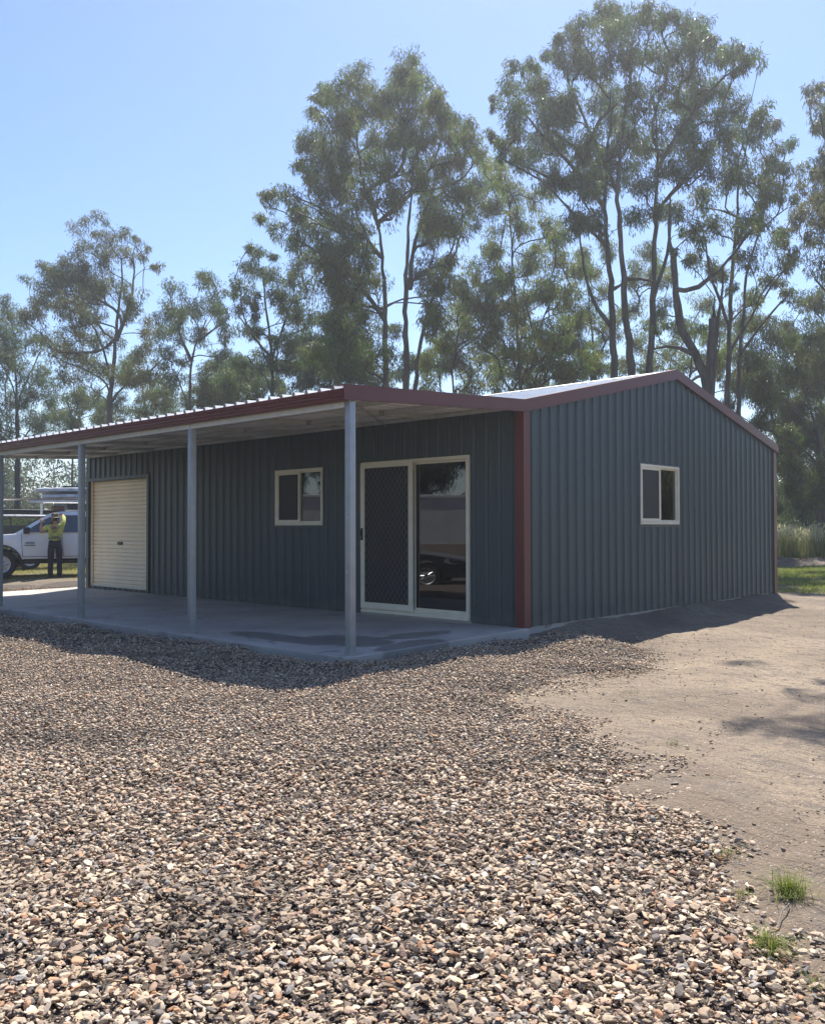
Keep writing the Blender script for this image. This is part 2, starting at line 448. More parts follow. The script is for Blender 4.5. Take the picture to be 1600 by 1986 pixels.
def rotmats(n, rg, tilt):
    a = rg.uniform(0, 2*math.pi, n); ca, sa = np.cos(a), np.sin(a)
    t = rg.normal(0, tilt, n); u = rg.normal(0, tilt, n)
    Rz = np.zeros((n, 3, 3)); Rz[:, 0, 0] = ca; Rz[:, 0, 1] = -sa; Rz[:, 1, 0] = sa; Rz[:, 1, 1] = ca; Rz[:, 2, 2] = 1
    Rx = np.zeros((n, 3, 3)); Rx[:, 0, 0] = 1; Rx[:, 1, 1] = np.cos(t); Rx[:, 1, 2] = -np.sin(t); Rx[:, 2, 1] = np.sin(t); Rx[:, 2, 2] = np.cos(t)
    Ry = np.zeros((n, 3, 3)); Ry[:, 1, 1] = 1; Ry[:, 0, 0] = np.cos(u); Ry[:, 0, 2] = np.sin(u); Ry[:, 2, 0] = -np.sin(u); Ry[:, 2, 2] = np.cos(u)
    return Rx@Ry@Rz


def pebbles(P, L, sub, rg, nvar=10, tilt=.36):
    """P centres, L lengths -> verts, faces, tint"""
    shp, f = pebble_shapes(sub, nvar, rg); n = len(P); k = len(shp[0])
    vi = rg.integers(0, nvar, n); base = np.array(shp)[vi]
    sc = np.stack([L*.5, L*.5*rg.uniform(.6, .9, n), L*.5*rg.uniform(.22, .50, n)], -1)
    V = np.einsum('nij,nkj->nki', rotmats(n, rg, tilt), base*sc[:, None, :])+P[:, None, :]
    Fc = f[None]+(np.arange(n)*k)[:, None, None]
    c = PAL[rg.choice(len(PAL), n, p=PW)]*rg.uniform(.72, 1.22, (n, 1))*np.array([1.19, 1.09, .98])
    # patches of darker stones
    pt = np.array([noise.noise((p[0]*.9, p[1]*.9, 3.1))+.5*noise.noise((p[0]*2.7, p[1]*2.7, 8.1)) for p in P])
    c = c*np.clip(1-.6*np.clip(pt-.2, 0, 1)*1.5, .62, 1)[:, None]
    return V.reshape(-1, 3), Fc.reshape(-1, 3), np.repeat(c, k, 0)


def visible_gravel(n, Dlo, Dhi, rg, marg=.03):
    D = np.sqrt(rg.uniform(Dlo**2, Dhi**2, n)); lat = rg.uniform(-.464-marg, .464+marg, n)*D
    x = CAM[0]+_F[0]*D+_R[0]*lat; y = CAM[1]+_F[1]*D+_R[1]*lat
    d = signed(x, y, GPOLY)+wob(x, y)
    keep = d > rg.uniform(-.22, .12, n)**1
    keep &= ~((x > -3.02) & (x < 8) & (y > -.1) & (y < 11.2))
    # loose strays thrown past the edge
    return x[keep], y[keep], d[keep]


def area(a, b): return .494*(b*b-a*a)


vs = []; fs = []; ts = []; off = 0
for (Dlo, Dhi, dens, sub, lmin, lmax) in ((2.15, 4.8, 4200, 1, .006, .016), (2.15, 3.4, 2900, 3, .014, .052), (3.4, 4.8, 2900, 2, .014, .050), (4.8, 9.5, 2500, 1, .015, .046), (9.5, 19, 800, 1, .022, .05)):
    n = int(area(Dlo, Dhi)*dens)
    x, y, d = visible_gravel(n, Dlo, Dhi, rng)
    z = gz(x, y)+gh(x, y, d)+rng.uniform(-.010, .016, len(x))
    L = lmin+(lmax-lmin)*rng.beta(1.6, 2.6, len(x))
    V, Fc, T = pebbles(np.stack([x, y, z], -1), L, sub, rng)
    vs.append(V); fs.append(Fc+off); ts.append(T); off += len(V)
tag(obj('gravel', np_mesh('gravel', np.concatenate(vs), np.concatenate(fs), np.concatenate(ts), True), M['pebble']), 'loose river gravel of tan, grey and brown pebbles spread before the shed', 'gravel', kind='stuff')

# stray pebbles and clods on the dirt
n = 6500
D = np.sqrt(rng.uniform(2.4**2, 14**2, n)); lat = rng.uniform(.02, .49, n)*D
x = CAM[0]+_F[0]*D+_R[0]*lat; y = CAM[1]+_F[1]*D+_R[1]*lat
d = signed(x, y, GPOLY); kp = (d < 0) & (rng.uniform(0, 1, n) < np.exp(d*1.3)*.7+.16) & ~((x > -.05) & (y > -.05))
x, y = x[kp], y[kp]; L = .009+.040*rng.beta(1.0, 4.2, len(x))
V, Fc, T = pebbles(np.stack([x, y, gz(x, y)+.004], -1), L, 1, rng)
T = T*.6
tag(obj('loose_stones', np_mesh('loose_stones', V, Fc, T, True), M['pebble']), 'scattered dark stones and clods on the sandy dirt', 'stones', kind='stuff')

# dry twigs lying on the dirt
mb = MB()
for k in range(26):
    D = rng.uniform(2.8, 9); lat = D*rng.uniform(.2, .48); x = CAM[0]+_F[0]*D+_R[0]*lat; y = CAM[1]+_F[1]*D+_R[1]*lat
    if signed([x], [y], GPOLY)[0] > .1: continue
    a = rng.uniform(0, 6.3); l = rng.uniform(.05, .2); z = float(gz(x, y))+.012
    mb.tube([(x, y, z), (x+l*.5*math.cos(a), y+l*.5*math.sin(a), z+.004), (x+l*math.cos(a+.08), y+l*math.sin(a+.08), z)], [.003, .0025, .0015], 5)
tag(mb.build('twig_litter', M['bark_pale'], None, True), 'dry twigs and bark strips littering the dirt', 'litter', kind='stuff')

# ------------------------------------------------------------------ the shed
W, L, HE, HP, SP, XA = 7.84, 10.95, 2.72, 3.59, 2.731, -2.835
shed = empty('shed', (0, 0, 0), 0, 'long slate blue corrugated shed with red brown trim and a lean-to awning on grey posts', 'shed')


def wall(name, Pm, u0, u1, z0, ztop, openings=(), flip=False, extra=()):
    """ribbed cladding sheet: Pm(u, w, z) -> point, w outwards"""
    us = []; p = .2; u = u0
    while u < u1:
        for du, h in ((0, 0), (.022, .0025), (.034, .0025), (.040, 0), (.100, 0), (.106, .0025), (.118, .0025), (.128, 0), (.148, 0), (.160, .020), (.186, .020), (.198, 0)):
            if u+du < u1: us.append((u+du, h))
        u += p
    us.append((u1, 0))
    brk = [b for o in openings for b in o[:2]]+list(extra)
    for b in brk:
        hs = np.interp(b, [q[0] for q in us], [q[1] for q in us]); us.append((b-1e-5, hs)); us.append((b+1e-5, hs))
    us.sort(); mb = MB()
    for (ua, ha), (ub, hb) in zip(us[:-1], us[1:]):
        if ub-ua < 1e-9: continue
        um = (ua+ub)/2; segs = [(z0, None)]
        for (oa, ob, za, zb) in openings:
            if oa < um < ob: segs = [(z0, za), (zb, None)]
        for (a, b) in segs:
            ta, tb = (ztop(ua), ztop(ub)) if b is None else (b, b)
            mb.face([Pm(ua, ha, a), Pm(ub, hb, a), Pm(ub, hb, tb), Pm(ua, ha, ta)])
    return mb.build(name, M['clad'], shed, weld=True)


PG = lambda u, w_, z: (u, -w_, z)          # gable end facing the dirt
PS = lambda u, w_, z: (-w_, u, z)          # long side under the awning


def pbox(mb, Pm, u0, u1, w0, w1, z0, z1):
    a, b = Pm(u0, w0, z0), Pm(u1, w1, z1)
    mb.box(min(a[0], b[0]), max(a[0], b[0]), min(a[1], b[1]), max(a[1], b[1]), z0, z1); return mb


DOOR = (.8214, 2.7769, .055, 2.125); WIN = (3.6146, 4.7289, 1.2515, 2.1); GW = (2.7901, 3.9727, 1.2537, 2.116); ROLL_ = (8.5614, 10.80, .045, 2.155)
wall('side_wall', PS, 0, L, 0, lambda u: 2.69, (DOOR, WIN, ROLL_))
roofz = lambda x: HE-.02+(HP-HE)*(x/(W/2) if x < W/2 else (W-x)/(W/2))
wall('gable_wall', PG, 0, W, 0, roofz, (GW,), extra=(W/2,))
wall('gable_wall', lambda u, w_, z: (u, L+w_, z), 0, W, 0, roofz, (), extra=(W/2,))
wall('side_wall', lambda u, w_, z: (W+w_, u, z), 0, L, 0, lambda u: 2.69)
# floor slab edge showing below the cladding
MB().box(.012, W-.012, .012, L-.012, -.35, -.004).build('footing', M['concrete'], shed)


def roof_sheet(name, x0, z0, x1, z1, y0, y1, h=.030, m='zinc'):
    mb = MB(); y = y0; pts = []
    while y < y1:
        for dy, hh in ((0, 0), (.135, 0), (.15, h), (.175, h), (.19, 0)):
            if y+dy < y1: pts.append((y+dy, hh))
        y += .2
    pts.append((y1, 0))
    n = 6
    for (ya, ha), (yb, hb) in zip(pts[:-1], pts[1:]):
        for k in range(n):
            a, b = k/n, (k+1)/n
            mb.face([(x0+(x1-x0)*a, ya, z0+(z1-z0)*a+ha), (x0+(x1-x0)*b, ya, z0+(z1-z0)*b+ha), (x0+(x1-x0)*b, yb, z0+(z1-z0)*b+hb), (x0+(x1-x0)*a, yb, z0+(z1-z0)*a+hb)])
    return mb.build(name, M[m], shed, weld=True)


roof_sheet('roof', -.06, HE-.035, W/2, HP-.02, -.01, L+.01)
roof_sheet('roof', W+.06, HE-.035, W/2, HP-.02, -.01, L+.01)
mb = MB(); mb.prism([(W/2-.22, -.01, HP-.02-.22*.222+.035), (W/2, -.01, HP+.018), (W/2+.22, -.01, HP-.02-.22*.222+.035), (W/2, -.01, HP+.012)], (0, L+.02, 0)); mb.build('ridge_cap', M['zinc'], shed)
awn = roof_sheet('awning_roof', -2.925, 2.553, -.065, 2.682, -.01, L+.05, .036, 'zinc_under')
MB().prism([(-.20, 0, 2.722), (-.05, 0, 2.742), (.16, 0, 2.772), (.16, 0, 2.764), (-.05, 0, 2.733), (-.20, 0, 2.713)], (0, L, 0)).build('apron_flashing', M['zinc'], shed)  # added strip closing the roof joint against leaking sun
AZ = lambda x: 2.553+(x+2.905)*(.129/2.86)


def barge(name, pts, drop, y=-.046, th=.016, back=.10, cap=.012):
    mb = MB()
    for (xa, za), (xb, zb) in zip(pts[:-1], pts[1:]):
        mb.prism([(xa, y, za), (xb, y, zb), (xb, y, zb-drop), (xa, y, za-drop)], (0, th, 0))
        mb.prism([(xa, y+th, za), (xb, y+th, zb), (xb, y+th, zb-cap), (xa, y+th, za-cap)], (0, back, 0))
        mb.prism([(xa, y-.006, za-drop), (xb, y-.006, zb-drop), (xb, y-.006, zb-drop+.014), (xa, y-.006, za-drop+.014)], (0, .006, 0))   # turned lip
    return mb.build(name, M['red'], shed)


barge('barge_board', [(-.018, HE+.025), (W/2, HP+.026), (W+.07, HE+.012)], .155)
barge('awning_barge_board', [(-2.955, 2.585), (-.019, HE+.024)], .15)
for (cx, dx) in ((0, 1), (W, -1)):
    mb = MB()
    a, b = sorted((cx-dx*.030, cx+dx*.10)); mb.box(a, b, -.030, -.022, -.01, HE-.10)
    a, b = sorted((cx-dx*.030, cx-dx*.022)); mb.box(a, b, -.022, .10, -.01, HE-.11)
    mb.build('corner_trim', M['red'], shed)
# gutter: quad profile with ridges pushed along the eave
prof = [(-2.965, 2.545), (-2.972, 2.538), (-2.965, 2.530), (-2.960, 2.512), (-2.968, 2.504), (-2.960, 2.496), (-2.958, 2.476), (-2.966, 2.468), (-2.958, 2.460), (-2.954, 2.438), (-2.945, 2.430), (-2.875, 2.430), (-2.868, 2.44), (-2.868, 2.54), (-2.878, 2.54), (-2.878, 2.442), (-2.945, 2.442), (-2.952, 2.545)]
mb = MB(); mb.prism([(a, -.028, z) for a, z in prof], (0, L+.09, 0)); mb.build('gutter', M['red'], shed)
mb = MB(); mb.box(W+.03, W+.15, -.03, L+.03, 2.58, 2.70); mb.build('gutter', M['red'], shed, bevel=.008)
# awning frame
mb = MB()
for k in range(4):
    y0, y1 = (k*SP+(.055 if k == 0 else .004)), (k+1)*SP-.004
    mb.box(-2.862, -2.808, y0, min(y1, L), 2.375, 2.505)
    mb.box(-2.868, -2.862, y0, min(y1, L), 2.375, 2.390); mb.box(-2.868, -2.862, y0, y0+.10, 2.39, 2.429)
mb.build('eave_beam', M['beam'], shed)
PD = .058
for px_ in (-2.0, -1.05):
    mb = MB(); z = AZ(px_)-.002
    mb.box(px_-.002, px_+.002, .02, L-.02, z-PD, z); mb.box(px_+.002, px_+.045, .02, L-.02, z-PD, z-PD+.003); mb.box(px_+.042, px_+.045, .02, L-.02, z-PD+.003, z-PD+.014)
    mb.build('purlin', M['purlin'], shed)
mb = MB(); mb.box(-.075, -.035, .03, L-.03, 2.630, 2.676); mb.build('wall_beam', M['purlin'], shed)
for k in range(1, 9):
    y = min(k*SP/2, L-.06); mb = MB(); e = PD+.004
    mb.prism([(-2.80, y, AZ(-2.80)-.005), (-.08, y, AZ(-.08)-.005), (-.08, y, AZ(-.08)-e), (-2.80, y, AZ(-2.80)-e)], (0, .004, 0))
    mb.prism([(-2.80, y+.004, AZ(-2.8)-e), (-.08, y+.004, AZ(-.08)-e), (-.08, y+.004, AZ(-.08)-e+.003), (-2.8, y+.004, AZ(-2.8)-e+.003)], (0, .045, 0)); mb.build('rafter', M['purlin'], shed)
    for px_ in (-2.0, -1.05):      # bolted cleat where rafter and purlin cross
        z = AZ(px_); MB().box(px_-.03, px_-.003, y-.05, y-.004, z-.07, z-.006).build('cleat', M['galv'], shed)
mb = MB()
for (a, b) in (((-2.78, .08), (-.1, SP*.82)),):
    mb.tube([(a[0], a[1], AZ(a[0])-.078), (b[0], b[1], AZ(b[0])-.078)], .012, 6)
mb.build('strap_brace', M['galv'], shed)
for k in range(5):
    y = min(k*SP, L-.02); mb = MB(); top = 2.429 if k == 0 else 2.374; h = .0385
    mb.box(XA-h, XA+h, y-h, y+h, -.05, top); pst = mb.build('post', M['galv'], shed, bevel=.007, smooth=True)
    for z in (.06, .78, 1.3): MB().lathe([(0, -.004), (.008, -.004), (.008, 0), (0, 0)], (XA-h-.001, y+.0, z), 'x', 8).build('screw', M['zinc'], pst)


def window(name, Pm, r, screen_first, parent=shed):
    """two-light slider: screen_first -> fly screen on the low-u half"""
    u0, u1, z0, z1 = r; um = (u0+u1)/2; f = .035
    root = MB()
    for (a, b, c, d) in ((u0, u1, z1-f, z1), (u0, u0+f, z0+f, z1-f), (u1-f, u1, z0+f, z1-f), (u0, u1, z0+.012, z0+f), (u0, u1, z0-.008, z0+.006)):
        pbox(root, Pm, a, b, -.04, .040, c, d)
    pbox(root, Pm, u0+.003, u1-.003, -.04, .034, z0+.005, z0+.013)
    o = root.build(name, M['cream'], parent, bevel=.003)
    ga, gb = (um, u1-f) if screen_first else (u0+f, um)
    sa, sb = (u0+f, um+.02) if screen_first else (um-.02, u1-f)
    mb = MB(); g = .022
    for (a, b, c, d) in ((ga, gb, z1-f-g, z1-f), (ga, gb, z0+f, z0+f+g), (ga, ga+g, z0+f+g, z1-f-g), (gb-g, gb, z0+f+g, z1-f-g)): pbox(mb, Pm, a, b, -.02, .006, c, d)
    mb.build('sash', M['cream'], o)
    mb = MB(); pbox(mb, Pm, ga+g, gb-g, -.010, -.006, z0+f+g, z1-f-g); mb.build('pane', M['glass'], o)
    mb = MB(); g = .042
    for (a, b, c, d) in ((sa, sb, z1-f-g, z1-f), (sa, sb, z0+f, z0+f+g), (sa, sa+g*.7, z0+f+g, z1-f-g), (sb-g, sb, z0+f+g, z1-f-g)): pbox(mb, Pm, a, b, .008, .030, c, d)
    mb.build('screen_frame', M['cream'], o, bevel=.002)
    mb = MB(); pbox(mb, Pm, sa+g*.7, sb-g, .014, .017, z0+f+g, z1-f-g); mb.build('fly_screen', M['screen'], o)
    mb = MB()                      # head and sill flashing tucked on the cladding
    pbox(mb, Pm, u0-.03, u1+.03, .0205, .024, z0-.05, z0-.009); pbox(mb, Pm, u0-.02, u1+.02, .0205, .026, z1+.001, z1+.025)
    pbox(mb, Pm, u0-.028, u0-.001, .0205, .024, z0-.009, z1+.001); pbox(mb, Pm, u1+.001, u1+.028, .0205, .024, z0-.009, z1+.001)
    mb.build('flashing', M['clad'], o)
    return o


window('window', PS, WIN, False); window('window', PG, GW, True)
# sliding door with a barrier screen leaf
u0, u1, z0, z1 = DOOR; um = 1.80; f = .045; mb = MB()
for (a, b, c, d) in ((u0, u1, z1-f, z1), (u0, u0+f, z0+.05, z1-f), (u1-f, u1, z0+.05, z1-f), (u0, u1, z0+.022, z0+.05)): pbox(mb, PS, a, b, -.05, .040, c, d)
pbox(mb, PS, u0, u1, -.05, .055, z0-.03, z0+.008); pbox(mb, PS, u0, u1, -.05, .034, z0+.008, z0+.022)
sd = mb.build('sliding_door', M['cream'], shed, bevel=.003)
mb = MB(); g = .03; a0, a1 = u0+f, um
for (a, b, c, d) in ((a0, a1, z1-f-g, z1-f), (a0, a1, z0+.05, z0+.05+g), (a0, a0+g*.6, z0+.05+g, z1-f-g), (a1-g, a1, z0+.05+g, z1-f-g)): pbox(mb, PS, a, b, -.03, .0, c, d)
mb.build('sash', M['cream'], sd)
mb = MB(); pbox(mb, PS, a0+g*.6, a1-g, -.016, -.010, z0+.05+g, z1-f-g); mb.build('pane', M['glass'], sd)
mb = MB(); a0, a1 = um-.03, u1-.01; g = .075
for (a, b, c, d) in ((a0, a1, z1-g-.012, z1-.012), (a0, a1, z0+.026, z0+.026+g*1.15), (a0, a0+g, z0+.026+g*1.15, z1-g-.012), (a1-g, a1, z0+.026+g*1.15, z1-g-.012)): pbox(mb, PS, a, b, .042, .066, c, d)
sf = mb.build('screen_door', M['cream'], sd, bevel=.004)
r = (a0+g, a1-g, z0+.026+g*1.15, z1-g-.012)
mb = MB(); pbox(mb, PS, r[0], r[1], .050, .052, r[2], r[3]); mb.build('fly_screen', M['screen'], sf)
mb = MB(); dw, dh = .085, .115           # diamond barrier grille
for sgn in (1, -1):
    c = -40
    for k in range(-40, 60):
        # line z = r2 + (u-r0)*sgn*dh/dw + k*dh
        pts = []
        sl_ = sgn*dh/dw; b0 = k*dh
        ua, ub = 0, r[1]-r[0]; za, zb = b0, b0+sl_*ub; H = r[3]-r[2]
        t0, t1 = 0., 1.
        dz = zb-za
        if abs(dz) > 1e-9:
            ta, tb = (0-za)/dz, (H-za)/dz; t0 = max(t0, min(ta, tb)); t1 = min(t1, max(ta, tb))
        if t1-t0 < .01: continue
        p = PS(r[0]+ub*t0, .056, r[2]+za+dz*t0); q = PS(r[0]+ub*t1, .056, r[2]+za+dz*t1)
        mb.tube([p, q], .0035, 4, False)
M['grille'] = mat('grille_powdercoat', (.13, .135, .14), .45)
mb.build('grille', M['grille'], sf)
mb = MB(); pbox(mb, PS, a1-.052, a1-.020, .066, .085, 1.03, 1.20); pbox(mb, PS, a1-.046, a1-.028, .085, .100, 1.09, 1.17); mb.build('handle', M['black'], sf, bevel=.005)
# concrete step under the door and dark reveal boxes so the room behind the glass is closed
mb = MB(); pbox(mb, PS, DOOR[0]-.02, DOOR[1]+.02, -.02, .028, -.02, .024); mb.build('door_sill', M['concrete'], shed)
MB().box(.05, W-.05, .05, L-.05, .0, .046).build('room_floor', M['room'], shed)
# roller door
u0, u1, z0, z1 = ROLL_; mb = MB(); pit = .0765; prof = []; z = z0
while z < z1-.001:
    for dz, xx in ((0, .085), (.010, .073), (.018, .070), (.060, .070), (.068, .073)):
        if z+dz < z1: prof.append((z+dz, xx))
    z += pit
prof.append((z1, .085))
for (za, xa), (zb, xb) in zip(prof[:-1], prof[1:]): mb.face([(xa, u0+.03, za), (xa, u1-.03, za), (xb, u1-.03, zb), (xb, u0+.03, zb)])
rd = mb.build('roller_door', M['roller'], shed, weld=True)
MB().box(.05, .062, u0+.035, u1-.035, z0, z0+.05).build('bottom_rail', M['cream'], rd)
mb = MB(); mb.box(.052, .069, 9.60, 9.78, .885, .945); mb.build('lock', M['black'], rd, bevel=.006)
for a in (u0-.001, u1-.045): MB().box(.028, .064, a, a+.046, z0, z1).build('guide_track', M['roller'], rd, bevel=.003)
mb = MB(); mb.box(-.028, -.021, u0-.07, u0-.004, 0, z1+.06); mb.box(-.028, .1, u0-.004, u0-.0015, 0, z1); mb.box(-.028, -.021, u1+.004, u1+.07, 0, z1+.06); mb.box(-.028, .1, u1+.0015, u1+.004, 0, z1); mb.box(-.027, .1, u0-.0014, u1+.0014, z1+.0015, z1+.005); mb.box(-.0275, -.0215, u0-.0038, u1+.0038, z1+.006, z1+.06)
mb.build('door_flashing', M['clad'], rd)

# concrete slab under the awning
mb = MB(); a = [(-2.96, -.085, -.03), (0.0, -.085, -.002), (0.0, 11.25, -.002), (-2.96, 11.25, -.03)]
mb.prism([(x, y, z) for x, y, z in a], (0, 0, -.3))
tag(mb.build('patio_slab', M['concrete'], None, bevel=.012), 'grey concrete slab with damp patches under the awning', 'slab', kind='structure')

# ------------------------------------------------------------------ trees
def leaf_mesh(base, dirn, ln, wd, tint, rg):
    """hanging gum leaves: rhombus per leaf"""
    n = len(base); side = rg.normal(size=(n, 3)); side -= dirn*(side*dirn).sum(1)[:, None]; side /= np.linalg.norm(side, axis=1)[:, None]+1e-9
    nrm = np.cross(dirn, side)
    mid = base+dirn*(ln*.42)[:, None]+nrm*(ln*.06)[:, None]
    V = np.stack([base, mid+side*(wd*.5)[:, None], base+dirn*ln[:, None], mid-side*(wd*.5)[:, None]], 1).reshape(-1, 3)
    Fc = np.arange(4*n).reshape(n, 4)
    return V, Fc, np.repeat(tint, 4, 0)


def tuft_leaves(C, Rr, nl, col, rg, ln=(.15, .25), wd=(.028, .048), hang=.45, flat=.95):
    """C centres (n,3), Rr radii -> leaves hung on small domes"""
    n = len(C); k = nl
    u = rg.normal(size=(n, k, 3)); u /= np.linalg.norm(u, axis=2)[..., None]
    u[..., 2] = np.where(rg.uniform(size=(n, k)) < .72, np.abs(u[..., 2]), u[..., 2])
    rr = Rr[:, None]*rg.uniform(.25, 1.0, (n, k))**.6
    sq = rg.uniform(.75, 1.3, (n, 1, 3)); u = u*sq; u[..., 2] *= flat
    dn = rg.uniform(size=(n, k)) < .35; u[..., 2] = np.where(dn, -np.abs(u[..., 2])*rg.uniform(.6, 1.7, (n, 1)), u[..., 2]); u[..., :2] *= np.where(dn, .7, 1.)[..., None]
    base = (C[:, None, :]+u*rr[..., None]).reshape(-1, 3)
    dr = rg.normal(0, hang, (n*k, 3)); dr[:, 2] -= 1.0; dr += .25*u.reshape(-1, 3); dr /= np.linalg.norm(dr, axis=1)[:, None]
    t = np.array(col)*rg.uniform(.72, 1.3, (n, 1, 1))*rg.uniform(.75, 1.28, (n, k, 1))
    t = t*np.stack([rg.uniform(.85, 1.22, (n,)), np.ones(n), rg.uniform(.8, 1.2, n)], -1)[:, None, :]
    return leaf_mesh(base, dr, rg.uniform(*ln, n*k), rg.uniform(*wd, n*k), t.reshape(-1, 3), rg)


DENS, NLF = 2.3, 1.25


def tree(label, D, trunks, blobs, seed, col=(.075, .088, .040), dens=1.5, nl=80, group='gum trees behind the shed', spread=1.3, tr=.37, bark='bark', name='gum_tree', bf=.32, cat='tree', minr=.010, fill=.5, ln=(.13, .23), wd=(.022, .037)):
    """trunks: [([(px,py)...], base radius, top radius)], blobs: (px, py, r px) leaf masses read off the photo, set at depth D with real spread"""
    rg = np.random.default_rng(seed); sc = D/FPX; dens *= DENS; nl = int(nl*NLF)
    trunks = [(p_, a_*.82, .026 if b_ < .12 else b_*.82) for p_, a_, b_ in trunks]
    b0 = at(trunks[0][0][0][0], trunks[0][0][0][1], D); org = np.array([b0[0], b0[1], float(gz(b0[0], b0[1]))])
    P = []; par = []; pl = []; dr = []; given = []; chains = []
    for ti, (poly, ra, rb) in enumerate(trunks):
        dz = rg.normal(0, .35) if ti else 0; pts = []
        for j, q in enumerate(poly):
            pts.append(at(q[0], q[1], D+dz*min(1, j/2)+rg.normal(0, .12)*(j > 0)))
        zg = float(gz(pts[0][0], pts[0][1]))
        if pts[0][2] > zg+.1 and ti == 0 or (pts[0][2] > zg+.1 and len(q) == 2 and poly[0][1] > 700): pts.insert(0, np.array([pts[0][0]+rg.normal(0, .05), pts[0][1], zg-.15]))
        # smooth resample
        pts = np.array(pts); seg = np.linalg.norm(np.diff(pts, axis=0), axis=1); cum = np.concatenate([[0], np.cumsum(seg)]); m = max(3, int(cum[-1]/.4))
        tt = np.linspace(0, cum[-1], m); q = np.stack([np.interp(tt, cum, pts[:, c]) for c in range(3)], 1)
        for _ in range(2): q[1:-1] = (q[:-2]+2*q[1:-1]+q[2:])/4
        q[1:-1] += rg.normal(0, .02, q[1:-1].shape)
        rad = ra+(rb-ra)*(np.linspace(0, 1, m)**.8)
        if pts[0][2] < zg: rad[0] *= 1.35; rad[1] *= 1.12
        st = len(P); p0 = -1
        if ti and len(P):
            dd = np.linalg.norm(np.array(P)-q[0], axis=1)
            if dd.min() < .6: p0 = int(dd.argmin())
        for j in range(m):
            P.append(q[j]); par.append(st+j-1 if j else p0); pl.append((pl[st+j-1] if j else 0)+(tt[1] if j else 0)); dr.append((q[min(j+1, m-1)]-q[max(j-1, 0)])); given.append(rad[j])
        chains.append((list(range(st, st+m)), 9))
    blobs = list(blobs); n0_ = len(blobs)
    for _ in range(int(n0_*fill)):            # fill between neighbouring masses
        i = rg.integers(n0_); q = blobs[i]; c_ = [z_ for z_ in blobs[:n0_] if 0 < math.hypot(z_[0]-q[0], z_[1]-q[1]) < (z_[2]+q[2])*1.7]
        if c_:
            z_ = c_[rg.integers(len(c_))]; t = rg.uniform(.3, .7); blobs.append((q[0]*t+z_[0]*(1-t), q[1]*t+z_[1]*(1-t), min(q[2], z_[2])*.8))
    A = []; RR = []
    for bb in blobs:
        bx_, by_, br = bb[:3]
        rm = br*sc*1.32; k = max(1, int(round(dens*(rm/.42)**2*.9)))
        dd = D+rg.normal(0, spread)+(bb[3] if len(bb) > 3 else 0)
        for _ in range(k):
            v = rg.normal(size=3); v /= np.linalg.norm(v); rr = rm*rg.uniform(0, 1)**.45*.85
            c = at(bx_, by_, dd)+v*rr*np.array([1, 1, .9]); A.append(c); RR.append(tr*rg.uniform(.65, 1.25)*min(1, max(.55, rm/.6)))
    A = np.array(A); RR = np.array(RR)
    if len(A):
        T0 = np.array(P); order = np.argsort([np.linalg.norm(T0-a, axis=1).min() for a in A])
        cap = len(P)+len(A)*14; PA = np.zeros((cap, 3)); PA[:len(P)] = P; PL = np.zeros(cap); PL[:len(P)] = pl; nP = len(P)
        dirs = [np.array(d)/(np.linalg.norm(d)+1e-9) for d in dr]
        for ai in order:
            a = A[ai]-np.array([0, 0, RR[ai]*.35])
            d = a-PA[:nP]; dist = np.linalg.norm(d, axis=1); hz = np.hypot(d[:, 0], d[:, 1])
            cost = dist+bf*PL[:nP]+1.6*np.maximum(0, .35*hz-d[:, 2]) + .25*np.maximum(0, dist-2.5)
            n0 = int(cost.argmin()); L_ = dist[n0]
            if L_ < .08: continue
            m = max(2, min(12, int(L_/.4)+1)); c1 = PA[n0]+dirs[n0]*L_*.38+np.array([0, 0, .05*L_]); prev = n0; ch = [n0]
            for j in range(1, m+1):
                t = j/m; q = (1-t)**2*PA[n0]+2*t*(1-t)*c1+t*t*a
                if j < m: q = q+rg.normal(0, .03*min(1, L_/2), 3)
                PA[nP] = q; PL[nP] = PL[prev]+np.linalg.norm(q-PA[prev]); dv = q-PA[prev]; dirs.append(dv/(np.linalg.norm(dv)+1e-9)); par.append(prev); given.append(0); prev = nP; ch.append(nP); nP += 1
            chains.append((ch, 5))
        P = PA[:nP]
    P = np.array(P); wgt = np.zeros(len(P)); has = np.zeros(len(P), bool)
    for p_ in par:
        if p_ >= 0: has[p_] = True
    wgt[~has] = 1
    for i in range(len(P)-1, -1, -1):
        if par[i] >= 0 and par[i] < i: wgt[par[i]] += wgt[i]
    pipe = np.maximum(minr, .0105*wgt**.52); gv = np.array(given); rad = np.where(gv > 0, gv, pipe)
    root = empty(name, tuple(org), 0, label, cat, group)
    mb = MB()
    for ch, sd_ in chains:
        rs = rad[ch].copy()
        rs = rs*(1+np.clip(rg.normal(0, .07, len(rs)), -.15, .2))
        if sd_ == 5: rs[0] = min(rs[0], rs[1]*1.25)
        mb.tube([P[i]-org for i in ch], list(rs), sd_, sd_ == 9)
    if len(A):                                   # twigs in the tufts
        for c, r_ in zip(A, RR):
            b = c-np.array([0, 0, r_*.35])
            for _ in range(4):
                v = rg.normal(size=3); v[2] = abs(v[2])*.8; v /= np.linalg.norm(v)
                mb.tube([b-org, b+v*r_*.5+[0, 0, .05]-org, b+v*r_*.95-org], [.011, .007, .004], 3, False)
    mb.build('trunk', M[bark], root, True)
    if len(A):
        V, Fc, T = tuft_leaves(A, RR, nl, col, rg, ln, wd); obj('crown', np_mesh('crown', V-org, Fc, T), M['leaf'], root)
    return root


